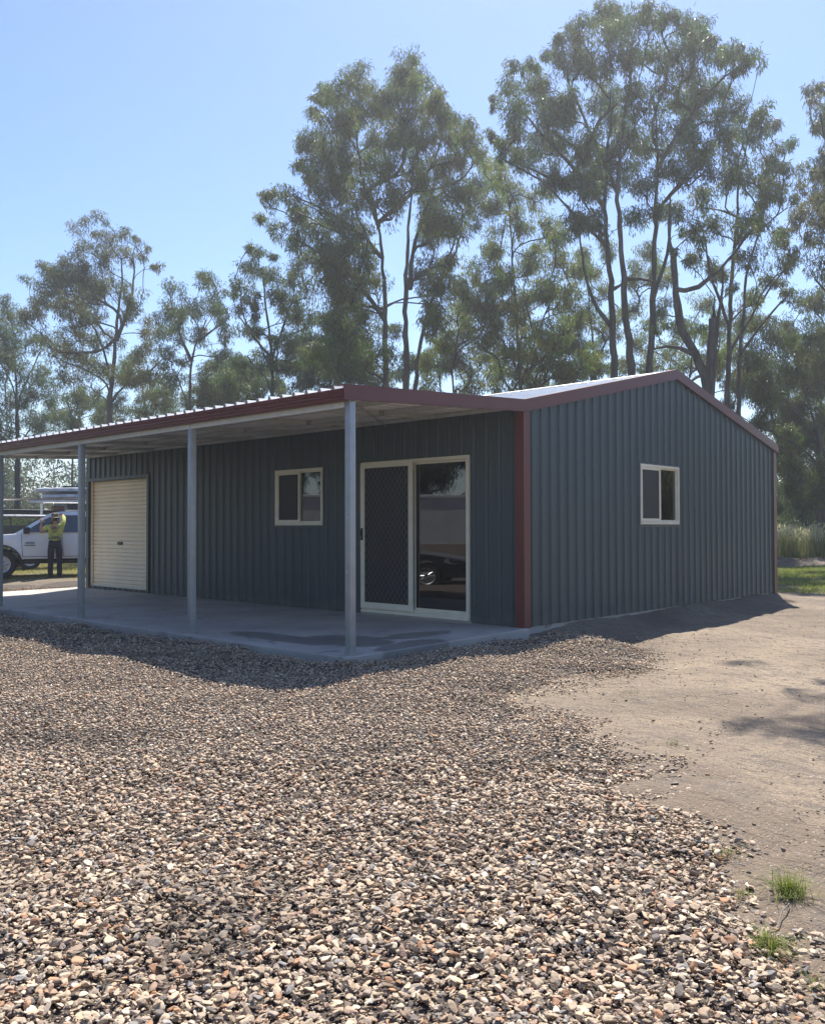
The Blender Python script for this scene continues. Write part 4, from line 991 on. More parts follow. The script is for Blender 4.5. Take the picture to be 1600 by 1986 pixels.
def make_ute():
    """x forward, y left, origin under the middle of the wheelbase"""
    root = empty('white_ute', (0, 0, 0))
    fx, rx, wr = 1.54, -1.54, .37
    prof = [(2.42, .42), (2.50, .62), (2.46, .88), (2.30, 1.02), (1.5, 1.14), (1.12, 1.17), (-.92, 1.17), (-.92, .50), (1.02, .50)]
    prof = prof[:-1]+[(.98, .50)]+[(x, z) for x, z in arc(fx, wr, .47, 168, 12, 10)]+[(2.06, .44)]
    b = side_shell(MB(), prof, .84, .9, .4, .05).build('body', M['white'], root, True, bevel=.012)
    # cab above the belt line
    def cab(zb, zt, hb, ht, xs):
        return [[(xs[0], -hb, zb), (xs[1], -ht, zt), (xs[2], -ht, zt), (xs[3], -hb, zb)], [(xs[0], hb, zb), (xs[1], ht, zt), (xs[2], ht, zt), (xs[3], hb, zb)]]
    mb = MB(); r_ = []
    for zz, hw_, xa, xb in ((1.15, .80, 1.22, -.88), (1.24, .80, 1.10, -.875), (1.50, .745, .70, -.84), (1.68, .70, .38, -.80), (1.755, .655, .12, -.74), (1.78, .52, -.05, -.62)):
        r_.append([(xa, -hw_*.94, zz), (xa+.05, -hw_*.5, zz), (xa+.05, hw_*.5, zz), (xa, hw_*.94, zz), (xa-.10, hw_, zz), (xb+.08, hw_, zz), (xb, hw_*.9, zz), (xb, -hw_*.9, zz), (xb+.08, -hw_, zz), (xa-.10, -hw_, zz)])
    loft(mb, r_).build('cab', M['white'], root, True, bevel=.01)

    def sidept(x, z, s_): return (x, s_*(.80-(z-1.24)*(.10/.44)+.006), z)
    for s_ in (1, -1):
        o = (0, s_, 0)
        panel('window', [sidept(x, z, s_) for x, z in ((.96, 1.20), (.90, 1.27), (.52, 1.53), (.32, 1.63), (.12, 1.66), (.12, 1.20))], o, M['carglass'], root)
        panel('window', [sidept(x, z, s_) for x, z in ((.04, 1.20), (.04, 1.66), (-.42, 1.66), (-.60, 1.60), (-.67, 1.50), (-.66, 1.24), (-.60, 1.20))], o, M['carglass'], root)
        for (xa, xb) in ((1.06, .08), (.06, -.78)):
            d_ = MB(); e = .012
            for (q0, q1) in (((xa, 1.165), (xa-.03, .56)), ((xa-.03, .56), (xb, .56)), ((xb, .56), (xb, 1.165))):
                d_.tube([(q0[0], s_*(.885+.004*(q0[1] < 1.1)), q0[1]), (((q0[0]+q1[0])/2), s_*.894, (q0[1]+q1[1])/2), (q1[0], s_*(.885+.004*(q1[1] < 1.1)), q1[1])], .006, 4)
            dr_ = d_.build('door', M['trim'], root)
            MB().box(xb+.05, xb+.23, s_*.893-.018, s_*.893+.018, 1.045, 1.085).build('handle', M['black'], dr_, bevel=.01)
        MB().box(.86, 1.02, s_*.98-.09, s_*.98+.09, 1.16, 1.34).build('mirror', M['black'], root, True, bevel=.03)
        MB().box(1.34, 1.36, 0, .002, 0, .001) if 0 else None
        for k, (xa, xb, za, zb) in enumerate(((.74, .98, .895, .905), (.72, .99, .845, .865))): MB().box(xa, xb, s_*.890-.004, s_*.890+.004, za, zb).build('badge', M['trim'], root)
        q = [(.74+.034*i_, .935, .028+.01*((i_*7) % 3)/2) for i_ in range(7)]
        mb = MB()
        for xq, zq, hq in q: mb.box(xq, xq+.020, s_*.889-.003, s_*.889+.003, zq-.02, zq-.02+hq)
        mb.build('badge_lettering', M['trim'], root)
        panel('headlight', [(2.44, s_*.80, .80), (2.44, s_*.80, .93), (2.28, s_*.86, .985), (2.02, s_*.885, .97), (2.10, s_*.885, .86)], (0, s_, 0), M['lamp'], root, .02)
        ar = MB(); a_ = arc(fx, wr, .49, 175, 5, 14)
        ar.tube([(x, s_*.885, z) for x, z in a_], .022, 6); ar.build('wheel_arch', M['black'], root, True)
        MB().box(-.85, .95, s_*.80-.06, s_*.80+.06, .40, .455).build('side_step', M['black'], root, bevel=.015)
        wheel(root, fx, s_*.76, wr, .25, 6); wheel(root, rx, s_*.76, wr, .25, 6)
    panel('windscreen', [(1.20+.055, -.66, 1.215), (.44+.06, -.58, 1.655), (.44+.06, .58, 1.655), (1.20+.055, .66, 1.215)], (.5, 0, .86), M['carglass'], root, .008)
    MB().box(2.40, 2.53, -.62, .62, .66, .90).build('grille', M['black'], root, bevel=.02)
    MB().box(2.36, 2.56, -.86, .86, .40, .58).build('bumper', M['white'], root, True, bevel=.05)
    MB().box(-2.5, 1.9, -.42, .42, .36, .52).build('chassis', M['darkmetal'], root)
    # steel tray behind the cab with a white service box
    t_ = MB().box(-2.95, -.98, -.9, .9, .86, .92).build('tray', M['darkmetal'], root, bevel=.01)
    for s_ in (1, -1): MB().box(-2.95, -.98, s_*.9-.015, s_*.9+.015, .92, 1.16).build('drop_side', M['alu'], t_, bevel=.006)
    sb = MB().box(-2.5, -1.02, -.82, .82, .925, 1.86).build('service_box', M['white'], root, True, bevel=.03)
    rk = MB()
    for xq in (-.98, -2.55, .55):
        zt = 2.02
        for s_ in (1, -1): rk.tube([(xq, s_*.70, 1.70 if xq > 0 else .9), (xq, s_*.70, zt)], .02, 6)
        rk.tube([(xq, -.72, zt), (xq, .72, zt)], .022, 6)
    for s_ in (1, -1): rk.tube([(.85, s_*.68, 2.04), (-2.85, s_*.68, 2.04)], .022, 6)
    rk.build('ladder_rack', M['alu'], root, True)
    MB().tube([(.0, .45, 1.76), (.0, .45, 1.80)], .03, 8).build('antenna', M['black'], root)
    return root


# ute parked beyond the end of the slab, nose to the left
ute = make_ute(); tag(ute, 'white dual cab work ute with roof rack parked beyond the end of the slab', 'ute')
HV = -_R*math.cos(R(24))-_F*math.sin(R(24)); UA = math.atan2(HV[1], HV[0])
fw = onground(2, 1131, -.215); lat = np.array([-HV[1], HV[0], 0])   # ute's own left
UO = fw-HV*1.54-lat*.76
UZ = float(gz(UO[0], UO[1]))-.005
ute.location = (UO[0], UO[1], UZ); ute.rotation_euler = (0, 0, UA)


def ul(x, y, z): return tuple(UO+HV*x+lat*y+np.array([0, 0, 1])*0)[:2]+(UZ+z,)


# load on the rack: poles, wrapped sheets
def bundle(name, n, x0, x1, y0, y1, z, r_, m, label, cat):
    mb = MB(); rg = np.random.default_rng(len(label))
    for k in range(n):
        yy = y0+(y1-y0)*k/max(1, n-1); d_ = rg.uniform(-.12, .12)
        mb.tube([ul(x0+d_, yy, z+rg.uniform(0, .02)), ul((x0+x1)/2, yy+.01, z+.012), ul(x1+d_, yy, z+rg.uniform(0, .02))], r_, 6)
    return tag(mb.build(name, m, None, True), label, cat)


bundle('timber_poles', 4, 1.5, -1.6, .35, .60, 2.085, .017, M['timber'], 'thin tan timber lengths lying along the ute rack', 'timber')
bundle('conduit_pipe', 2, 2.9, -2.6, -.45, -.35, 2.10, .022, M['alu'], 'pair of long silver pipes along the far side of the ute rack', 'pipe')


def sheet_stack(z0, n, x0, x1, seed, label, grp):
    rg = np.random.default_rng(seed); mb = MB(); nx_, ny_ = 26, 10; H = n
    vv = []
    for side_ in (0, 1):
        for i in range(nx_+1):
            for j in range(ny_+1):
                x = x0+(x1-x0)*i/nx_; y = -.55+1.1*j/ny_
                edge = min(i, nx_-i, j, ny_-j); zz = z0+(H if side_ else 0)
                rr = .03 if edge == 0 else (.0 if edge > 1 else .008)
                zz += (-rr if side_ else rr)+ (noise.noise((x*5, y*6, seed+side_))*.022 if side_ else 0) + .015*math.sin(x*1.7+seed)
                vv.append(ul(x+(noise.noise((y*4, seed, side_))*.03), y+noise.noise((x*7, seed*2., zz))*.02, zz))
    N = (nx_+1)*(ny_+1); ff = []
    g = lambda i, j, s_: s_*N+i*(ny_+1)+j
    for i in range(nx_):
        for j in range(ny_): ff += [(g(i, j, 1), g(i+1, j, 1), g(i+1, j+1, 1), g(i, j+1, 1)), (g(i, j, 0), g(i, j+1, 0), g(i+1, j+1, 0), g(i+1, j, 0))]
    for i in range(nx_): ff += [(g(i, 0, 0), g(i+1, 0, 0), g(i+1, 0, 1), g(i, 0, 1)), (g(i, ny_, 0), g(i, ny_, 1), g(i+1, ny_, 1), g(i+1, ny_, 0))]
    for j in range(ny_): ff += [(g(0, j, 0), g(0, j, 1), g(0, j+1, 1), g(0, j+1, 0)), (g(nx_, j, 0), g(nx_, j+1, 0), g(nx_, j+1, 1), g(nx_, j, 1))]
    mb.v = vv; mb.f = ff
    return tag(mb.build('wrapped_sheets', M['plastic'], None, True), label, 'bundle', grp)


WG = 'plastic wrapped bundles on the ute rack'
sheet_stack(2.12, .13, .55, -2.6, 3, 'lower flat bundle in crumpled clear plastic on the ute rack', WG)
sheet_stack(2.285, .13, .72, -2.5, 9, 'topmost thick bundle in crumpled plastic stacked on the ute rack', WG)
mb = MB(); mb.box(-.16, .16, -.12, .12, 0, .13); o = mb.build('tool_roll', M['cardboard'], None, True, bevel=.045, seg=3); o.location = ul(.16, .45, 1.785); o.rotation_euler = (0, 0, UA+.3)
tag(o, 'brown tool roll resting on the ute cab roof by the hat', 'tool roll')


# ------------------------------------------------------------------ person reaching up to the ute roof
def skin_obj(name, joints, edges, rads, m, parent=None, sub=2, root_=0):
    me = bpy.data.meshes.new(name); me.from_pydata([tuple(j) for j in joints], edges, [])
    o = obj(name, me, m, parent)
    md = o.modifiers.new('Skin', 'SKIN'); md.use_smooth_shade = True
    for i, v in enumerate(me.skin_vertices[0].data):
        r_ = rads[i]; v.radius = r_ if hasattr(r_, '__len__') else (r_, r_); v.use_root = (i == root_)
    ss = o.modifiers.new('Subdivision', 'SUBSURF'); ss.levels = sub; ss.render_levels = sub
    return o


class SK:
    def __init__(s): s.j = []; s.e = []; s.r = []

    def add(s, p, r, par=None):
        s.j.append(p); s.r.append(r); i = len(s.j)-1
        if par is not None: s.e.append((par, i))
        return i

    def chain(s, par, pts):
        for p, r in pts: par = s.add(p, r, par)
        return par


M['skin'] = mat('skin', (.42, .23, .15), .55, 0, .06, 10)
M['hivis'] = mat('hi_vis_yellow_shirt', (.50, .51, .12), .75, 0, .14, 9, .5, 18)
M['navy'] = mat('navy_work_trousers', (.012, .015, .028), .8, 0, .15, 12, .5, 25)
M['straw'] = mat('tan_felt_hat', (.17, .13, .08), .85, 0, .12, 14, .3, 60)
M['boot'] = mat('brown_boot', (.10, .065, .035), .6, 0, .15, 20)
M['hair'] = mat('dark_hair', (.03, .02, .014), .7, 0, .2, 40)
M['reflect'] = mat('grey_reflective_tape', (.17, .18, .17), .35, .3)

LEG = {s_: [(s_*.085, .0, .90), (s_*.10, -.012, .66), (s_*.105, .02, .47), (s_*.11, -.01, .27), (s_*.115, -.02, .09)] for s_ in (1, -1)}
LARM = [(-.165, 0, 1.375), (-.262, .03, 1.30), (-.345, .10, 1.205), (-.345, .16, 1.35), (-.335, .19, 1.46)]
RARM = [(.165, .02, 1.40), (.20, .08, 1.50), (.205, .20, 1.60), (.185, .34, 1.67), (.17, .43, 1.69)]
k = SK()
pel = k.add((0, 0, .93), (.14, .10)); wa = k.add((0, .005, 1.08), (.125, .09), pel); ch = k.add((0, .01, 1.27), (.15, .10), wa); nb = k.add((0, .005, 1.40), (.085, .07), ch)
nk = k.add((0, .01, 1.465), (.052, .055), nb); hd = k.add((0, .02, 1.545), (.072, .088), nk); k.add((0, .02, 1.615), (.076, .092), hd)
k.add((0, .115, 1.545), (.014, .016), hd)                     # nose
for s_ in (1, -1): k.add((s_*.082, .015, 1.55), (.010, .020), hd)   # ears
for s_ in (1, -1): k.chain(pel, [(LEG[s_][0], .092), (LEG[s_][1], .080), (LEG[s_][2], .058), (LEG[s_][3], .054), (LEG[s_][4], .040), ((s_*.12, .07, .045), (.042, .034)), ((s_*.125, .15, .035), (.036, .024))])
for arm, s_ in ((LARM, -1), (RARM, 1)):
    e = k.chain(ch, [(arm[0], .062), (arm[1], .050), (arm[2], .042), (arm[3], .038), (arm[4], .026)])
    a, b = Vector(arm[3]), Vector(arm[4]); d_ = (b-a).normalized(); sd = Vector((1, 0, 0)) if abs(d_.x) < .8 else Vector((0, 0, 1)); sd = (sd-d_*sd.dot(d_)).normalized(); cu = d_.cross(sd)
    pm = k.add(tuple(b+d_*.055), (.040, .018), e)
    for q, (of, ln_) in enumerate(((-.033, .065), (-.011, .078), (.011, .074), (.033, .058))):
        p0 = b+d_*.085+sd*of; p1 = p0+d_*ln_*.5+sd*of*.15+cu*.008; p2 = p1+d_*ln_*.42+cu*.022
        k.chain(pm, [(tuple(p0), .0095), (tuple(p1), .0085), (tuple(p2), .007)])
    p0 = b+d_*.03-sd*.042*s_; k.chain(pm, [(tuple(p0), .011), (tuple(p0+d_*.03-sd*.022*s_+cu*.01), .010), (tuple(p0+d_*.055-sd*.028*s_+cu*.02), .008)])
pers = skin_obj('person', k.j, k.e, k.r, M['skin'])
tag(pers, 'person in yellow hi-vis shirt, navy trousers and brimmed hat reaching up to the ute', 'person')
k = SK(); a = k.add((0, 0, .885), (.165, .120)); b = k.add((0, .005, 1.04), (.155, .112), a); c = k.add((0, .01, 1.27), (.180, .120), b); k.add((0, .005, 1.40), (.095, .080), c)
k.chain(c, [(LARM[0], .078), ((-.235, .02, 1.325), .074), ((-.285, .05, 1.275), .068)])
k.chain(c, [(RARM[0], .078), (RARM[1], .070), (RARM[2], .060), ((.192, .29, 1.645), .054)])
sh = skin_obj('shirt', k.j, k.e, k.r, M['hivis'], pers)
k = SK(); a = k.add((0, 0, .90), (.160, .118))
for s_ in (1, -1): k.chain(a, [(LEG[s_][0], .105), (LEG[s_][1], .094), (LEG[s_][2], .074), (LEG[s_][3], .072), ((s_*.116, -.02, .075), .070)])
skin_obj('trousers', k.j, k.e, k.r, M['navy'], pers)
for s_ in (1, -1):
    k = SK(); a = k.add((s_*.118, -.03, .10), .050); b = k.add((s_*.118, -.025, .045), (.050, .042), a); k.chain(b, [((s_*.124, .06, .045), (.050, .040)), ((s_*.13, .155, .036), (.044, .030))]); skin_obj('boot', k.j, k.e, k.r, M['boot'], pers)
k = SK(); n_ = k.add((0, -.022, 1.49), (.060, .050)); a = k.add((0, -.018, 1.545), (.080, .082), n_); k.add((0, -.008, 1.60), (.082, .090), a); skin_obj('hair', k.j, k.e, k.r, M['hair'], pers)
mb = MB(); pr = [(.0, 1.735), (.05, 1.732), (.082, 1.715), (.096, 1.67), (.100, 1.622), (.135, 1.612), (.172, 1.606), (.176, 1.60), (.135, 1.600), (.098, 1.606), (.0, 1.606)]
mb.lathe(pr, (0, .012, 0), 'z', 28)
for i, v in enumerate(mb.v):
    rr = math.hypot(v[0], v[1]-.012)
    if rr > .12: mb.v[i] = (v[0]*.94, (v[1]-.012)*1.1+.012, v[2]+(.10*(abs(v[0])/.17)**2-.02)*.35)
    elif v[2] > 1.70: mb.v[i] = (v[0], v[1], v[2]-.02*(1-min(1, abs(v[0])/.05)))
mb.build('hat', M['straw'], pers, True)
bk = MB()                                       # tape band round the waist and dark print on the back
ring = [(.160*math.cos(t), .008+.118*math.sin(t)) for t in np.linspace(0, 2*math.pi, 25)[:-1]]
for k_ in range(24):
    p, q = ring[k_], ring[(k_+1) % 24]; bk.face([(p[0], p[1], 1.045), (q[0], q[1], 1.045), (q[0], q[1], 1.085), (p[0], p[1], 1.085)])
M['print'] = mat('shirt_print', (.05, .06, .04), .8)
ute_face = math.atan2(-lat[1]*-1, -lat[0]*-1)   # outward normal of the ute's near side
pp = None
for xq in np.linspace(1.5, -1.5, 61):
    q = np.array(ul(xq, .90+.34, 0)); v = q-CAM
    if pp is None and 800+FPX*(v@R3)/(v@F2) > 106: pp = q
pg = float(gz(pp[0], pp[1]))
pers.location = (pp[0], pp[1], pg); dirv = (pp-CAM)/np.linalg.norm(pp-CAM)
pers.rotation_euler = (0, 0, math.atan2(dirv[1], dirv[0])-math.pi/2)
mb = MB()
for pts in ([(-.10, 1.27), (-.06, 1.33), (-.02, 1.30), (-.05, 1.22), (-.08, 1.19)], [(-.06, 1.33), (.01, 1.35), (.02, 1.31)], [(.03, 1.31), (.12, 1.335)], [(.0, 1.22), (.03, 1.27), (.06, 1.26)], [(-.03, 1.20), (.02, 1.24)], [(-.10, 1.12), (.0, 1.095), (.11, 1.12)]):
    mb.tube([(x, -.128+.25*x*x, z) for x, z in pts], .009, 5)
mb.build('back_print', M['print'], sh, True)
bo = bk.build('reflective_band', M['reflect'], sh, True); sm = bo.modifiers.new('Solidify', 'SOLIDIFY'); sm.thickness = .006


# ------------------------------------------------------------------ black sedan, mirrored in the sliding door
def make_sedan():
    root = empty('black_sedan', (0, 0, 0)); fx, rx, wr = 1.42, -1.38, .33
    prof = [(2.30, .30), (2.40, .46), (2.36, .62), (2.20, .72), (1.6, .84), (.95, .92), (-1.75, .98), (-2.25, .94), (-2.36, .78), (-2.34, .40), (-1.95, .28)]
    prof += [(x, z) for x, z in arc(rx, wr, .39, 172, 8, 9)[:]][::1] + [(x, z) for x, z in arc(fx, wr, .39, 172, 8, 9)]+[(1.95, .28)]
    side_shell(MB(), prof, .80, .9, .3, .08).build('body', M['blackpaint'], root, True, bevel=.014)
    mb = MB(); r_ = []
    for zz, hw_, xa, xb in ((.90, .80, 1.02, -1.72), (1.0, .78, .84, -1.55), (1.18, .70, .45, -1.20), (1.34, .63, .12, -.88), (1.42, .57, -.12, -.70), (1.44, .42, -.2, -.6)):
        r_.append([(xa, -hw_*.9, zz), (xa+.06, -hw_*.45, zz), (xa+.06, hw_*.45, zz), (xa, hw_*.9, zz), (xa-.12, hw_, zz), (xb+.12, hw_, zz), (xb, hw_*.88, zz), (xb, -hw_*.88, zz), (xb+.12, -hw_, zz), (xa-.12, -hw_, zz)])
    loft(mb, r_).build('cabin', M['blackpaint'], root, True, bevel=.01)
    for s_ in (1, -1):
        sp = lambda x, z: (x, s_*(.805-(z-.9)*.39), z)
        panel('window', [sp(x, z) for x, z in ((.78, .96), (.16, 1.29), (-.18, 1.34), (-.22, .96))], (0, s_, 0), M['carglass'], root)
        panel('window', [sp(x, z) for x, z in ((-.28, .96), (-.26, 1.34), (-.72, 1.32), (-1.2, 1.06), (-1.16, .96))], (0, s_, 0), M['carglass'], root)
        panel('headlight', [(2.26, s_*.66, .60), (2.18, s_*.70, .70), (1.86, s_*.845, .76), (1.80, s_*.862, .68), (2.08, s_*.82, .60)], (.3, s_*.9, .2), M['lamp'], root, .045)
        panel('tail_light', [(-2.30, s_*.70, .72), (-2.25, s_*.72, .90), (-1.95, s_*.85, .90), (-1.98, s_*.86, .76)], (-.3, s_, 0), M['redlens'], root, .04)
        MB().tube([(1.8, s_*.855, .80), (.6, s_*.868, .84), (-1.7, s_*.868, .87)], .008, 5).build('crease', M['blackpaint'], root)
        MB().tube([(.78, s_*.79, .955), (-1.2, s_*.79, .958)], .009, 5).build('chrome_strip', M['alu'], root)
        MB().box(.60, .76, s_*.90-.08, s_*.90+.08, .94, 1.06).build('mirror', M['blackpaint'], root, True, bevel=.03)
        wheel(root, fx, s_*.74, wr, .21, 10); wheel(root, rx, s_*.74, wr, .21, 10)
    panel('windscreen', [(.98, -.62, .94), (.20, -.50, 1.35), (.20, .50, 1.35), (.98, .62, .94)], (.45, 0, .9), M['carglass'], root, .03)
    MB().box(2.36, 2.42, -.42, .42, .44, .58).build('grille', M['trim'], root, bevel=.02)
    return root


car = make_sedan(); tag(car, 'black sedan standing on the gravel before the awning, mirrored in the sliding door', 'car')
# virtual image behind the wall plane x = 0, then mirrored to where the car stands
nose = at_cam(20.3, 926); rdir = _R; ctr = nose-rdir*2.4+_F*.5
car.location = (-ctr[0], ctr[1], float(gz(-ctr[0], ctr[1]))-.05); car.scale = (1, 1, .9); hd_ = (rdir-_F*.22); car.rotation_euler = (0, 0, math.atan2(hd_[1], -hd_[0]))

# cream yard wall beyond the car
M['creamwall'] = mat('cream_rendered_wall', (.64, .62, .56), .8, 0, .08, 1.5, .2, 40)
yw = empty('yard_wall', (0, 0, 0), 0, 'long cream rendered yard wall with a capping, across the yard from the shed', 'wall')
va = at_cam(27, 380); vb = at_cam(29, 1250); pa = Vector((-va[0], va[1], 0)); pb = Vector((-vb[0], vb[1], 0)); dv_ = (pb-pa); wl = dv_.length; wa_ = math.atan2(dv_.y, dv_.x)
yw.location = (pa.x, pa.y, -.2); yw.rotation_euler = (0, 0, wa_)
MB().box(0, wl, -.06, .06, 0, 2.35).build('panel', M['creamwall'], yw); MB().box(-.05, wl+.05, -.10, .10, 2.351, 2.45).build('capping', M['beam'], yw, bevel=.01)
n_ = int(wl/2.4)
for i in range(n_+1): MB().box(i*wl/n_-.05, i*wl/n_+.05, -.085, .085, 0, 2.35).build('pier', M['beam'], yw, bevel=.008)
MB().box(0, wl, -.08, .08, 0, .9).build('plinth', mat('peach_plinth', (.46, .33, .25), .85, 0, .1, 3), yw)

# dark trailer loaded with steel behind the ute, and a dark shed further back
tr = empty('black_trailer', (0, 0, 0), 0, 'dark flat top trailer with black sides standing behind the ute', 'trailer')
tp = at_cam(28.5, 10); tr.location = (tp[0], tp[1], float(gz(tp[0], tp[1]))); tr.rotation_euler = (0, 0, UA+.22)
MB().box(-2.6, 2.4, -.9, .9, .75, .85).build('deck', M['darkmetal'], tr, bevel=.01)
for s_ in (1, -1): MB().box(-2.6, 2.4, s_*.92-.02, s_*.92+.02, .85, 1.42).build('side', M['darkmetal'], tr, bevel=.008)
for xq in (-.5, .4):
    for s_ in (1, -1): wheel(tr, xq, s_*.98, .34, .2, 6)
for xq in (-2.3, 0, 2.2):
    mb = MB()
    for s_ in (1, -1): mb.tube([(xq, s_*.8, .85), (xq, s_*.8, 1.62)], .025, 6)
    mb.tube([(xq, -.82, 1.62), (xq, .82, 1.62)], .03, 6); mb.build('rack_hoop', M['darkmetal'], tr, True)
MB().tube([(2.4, 0, .7), (3.4, 0, .62)], .05, 8).build('drawbar', M['darkmetal'], tr)


def tl(x, y, z):
    c, s_ = math.cos(tr.rotation_euler[2]), math.sin(tr.rotation_euler[2]); return (tr.location[0]+c*x-s_*y, tr.location[1]+s_*x+c*y, tr.location[2]+z)


for i, (y_, z_, r_, m_, lb) in enumerate(((.75, 1.70, .035, 'alu', 'long bright silver pipe nearest on the trailer rack'), (.55, 1.88, .03, 'darkmetal', 'dark steel length highest on the trailer rack'), (.35, 1.69, .04, 'darkmetal', 'dark thick tube lying flat behind the silver pipe'))):
    tag(MB().tube([tl(-2.9, y_, z_), tl(0, y_+.01, z_+.01), tl(3.0, y_, z_)], r_, 10).build('steel_length', M[m_], None, True), lb, 'pipe', 'steel lengths on the trailer')
for i in range(3): tag(MB().box(-2.3+i*.02, 2.4-i*.05, -.35, .45, 1.76+i*.05, 1.795+i*.05).build('steel_sheet', M['darkmetal'], None), ('lowest', 'middle', 'top')[i]+' dark flat steel sheet of the trailer load', 'sheet', 'steel sheets on the trailer')
for o in [o for o in COL.objects if o.name.startswith('steel_sheet')]: o.parent = None; o.location = tr.location; o.rotation_euler = tr.rotation_euler
ds = empty('dark_outbuilding', tuple(at_cam(43, 228)*np.array([1, 1, 0])+np.array([0, 0, -.2])), UA+.1, 'dark green outbuilding half hidden behind the ute load', 'outbuilding')
M['dgreen'] = mat('dark_green_cladding', (.016, .026, .028), .6, 0, .1, 2)
mb = MB()
for i in range(40):
    x0 = -2.6+i*.13; mb.box(x0, x0+.10, -2, 2, 0, 3.0); mb.box(x0+.10, x0+.13, -1.98, 1.98, 0, 3.0)
mb.build('wall', M['dgreen'], ds); mb = MB(); mb.prism([(-2.8, -2.2, 3.001), (-2.8, 2.2, 3.25), (-2.8, 2.2, 3.33), (-2.8, -2.2, 3.08)], (5.6, 0, 0)); mb.build('roof', M['dgreen'], ds)


# ------------------------------------------------------------------ grass
def blades(P, h, wdt, tint, rg, bend=.5, seg=3):
    """P (n,3) roots -> curved tapering blades"""
    n = len(P); a = rg.uniform(0, 2*math.pi, n); d_ = np.stack([np.cos(a), np.sin(a), np.zeros(n)], -1); sd = np.stack([-np.sin(a), np.cos(a), np.zeros(n)], -1)
    be = rg.uniform(.1, 1, n)*bend; V = []
    for s_ in range(seg+1):
        t = s_/seg; c = P+np.stack([np.zeros(n), np.zeros(n), h*t*(1-.35*be*t)], -1)+d_*(h*be*t*t)[:, None]; wv = (wdt*(1-t*.92)*.5)[:, None]
        V += [c-sd*wv, c+sd*wv]
    V = np.stack(V, 1); k = 2*(seg+1); base = (np.arange(n)*k)[:, None]
    Fc = np.concatenate([np.stack([base[:, 0]+2*s_, base[:, 0]+2*s_+1, base[:, 0]+2*s_+3, base[:, 0]+2*s_+2], -1) for s_ in range(seg)])
    return V.reshape(-1, 3), Fc, np.repeat(tint, k, 0)


rg = np.random.default_rng(99)
LP = np.array([onground(a, b, -.11)[:2] for a, b in ((1490, 1149), (1560, 1151), (1700, 1150), (1900, 1120), (1800, 1098), (1600, 1097), (1500, 1099), (1450, 1105))])
n = 90000; lo, hi = LP.min(0), LP.max(0); Q = rg.uniform(lo, hi, (n, 2)); d = signed(Q[:, 0], Q[:, 1], LP)+wob(Q[:, 0]*.5, Q[:, 1]*.5)*2
dens = np.array([noise.noise((q[0]*.5, q[1]*.5, 2)) for q in Q]); kp = (d > rg.uniform(0, .8, n)) & (dens > rg.uniform(-.9, .1, n)); Q = Q[kp]
P = np.stack([Q[:, 0], Q[:, 1], gz(Q[:, 0], Q[:, 1])-.005], -1); c = np.array((.16, .215, .05))*rg.uniform(.6, 1.35, (len(P), 1)); c[rg.uniform(size=len(P)) < .2] = (.26, .22, .10)
V, Fc, T_ = blades(P, rg.uniform(.04, .11, len(P)), rg.uniform(.008, .016, len(P)), c, rg, .8, 2)
tag(obj('lawn_grass', np_mesh('lawn_grass', V, Fc, T_), M['blade']), 'short green grass beyond the far corner of the shed', 'grass', kind='stuff')
# low bank of turned soil behind it
bs = []; nxx, nyy = 90, 14
A0, A1 = onground(1440, 1092, -.05)[:2], onground(1900, 1100, -.05)[:2]; dd = (A1-A0)/np.linalg.norm(A1-A0); nn = np.array([-dd[1], dd[0]])
nn = nn if nn@_F[:2] > 0 else -nn; Ln = np.linalg.norm(A1-A0)
for i in range(nxx+1):
    for j in range(nyy+1):
        p = A0+dd*Ln*i/nxx+nn*(3.2*j/nyy); hh = .36*math.sin(math.pi*min(1, (j/nyy)*1.05))**.8*(.8+.35*noise.noise((i*.2, 3, 1)))*min(1, i/6, (nxx-i)/6)+.06*noise.fractal((p[0]*3, p[1]*3, 0), 1, 2, 4)
        bs.append((p[0], p[1], float(gz(p[0], p[1]))-.06+max(0, hh)))
ii = np.arange((nxx+1)*(nyy+1)).reshape(nxx+1, nyy+1)
tag(obj('soil_bank', np_mesh('soil_bank', bs, np.stack([ii[:-1, :-1], ii[1:, :-1], ii[1:, 1:], ii[:-1, 1:]], -1).reshape(-1, 4), smooth=True), M['soil']), 'low bank of turned brown soil before the tall grass', 'bank', kind='structure')
# tall seeding grass on and behind the bank
n = 15000; tt = rg.uniform(0, 1, n); uu = rg.uniform(1.6, 7.5, n); Q = A0[None]+dd[None]*(Ln*tt)[:, None]+nn[None]*uu[:, None]
P = np.stack([Q[:, 0], Q[:, 1], gz(Q[:, 0], Q[:, 1])+.1], -1); dry = rg.uniform(size=n)
c = np.where(dry[:, None] < .6, np.array((.15, .19, .06)), np.array((.36, .33, .17)))*rg.uniform(.7, 1.3, (n, 1))
hgt = np.array([.75+.5*noise.noise((q[0]*.45, q[1]*.45, 5)) for q in Q])*rg.uniform(.75, 1.35, n)+.25
V, Fc, T_ = blades(P, hgt, rg.uniform(.014, .026, n), c, rg, .45, 4)
m_ = rg.uniform(size=n) < .35; S_ = P[m_]+np.stack([np.zeros(m_.sum()), np.zeros(m_.sum()), hgt[m_]*.9], -1)
dr_ = rg.normal(0, .35, (len(S_), 3)); dr_[:, 2] += 1; dr_ /= np.linalg.norm(dr_, axis=1)[:, None]
V2, F2_, T2 = leaf_mesh(S_, dr_, rg.uniform(.12, .25, len(S_)), rg.uniform(.03, .05, len(S_)), np.tile((.50, .46, .28), (len(S_), 1)), rg)
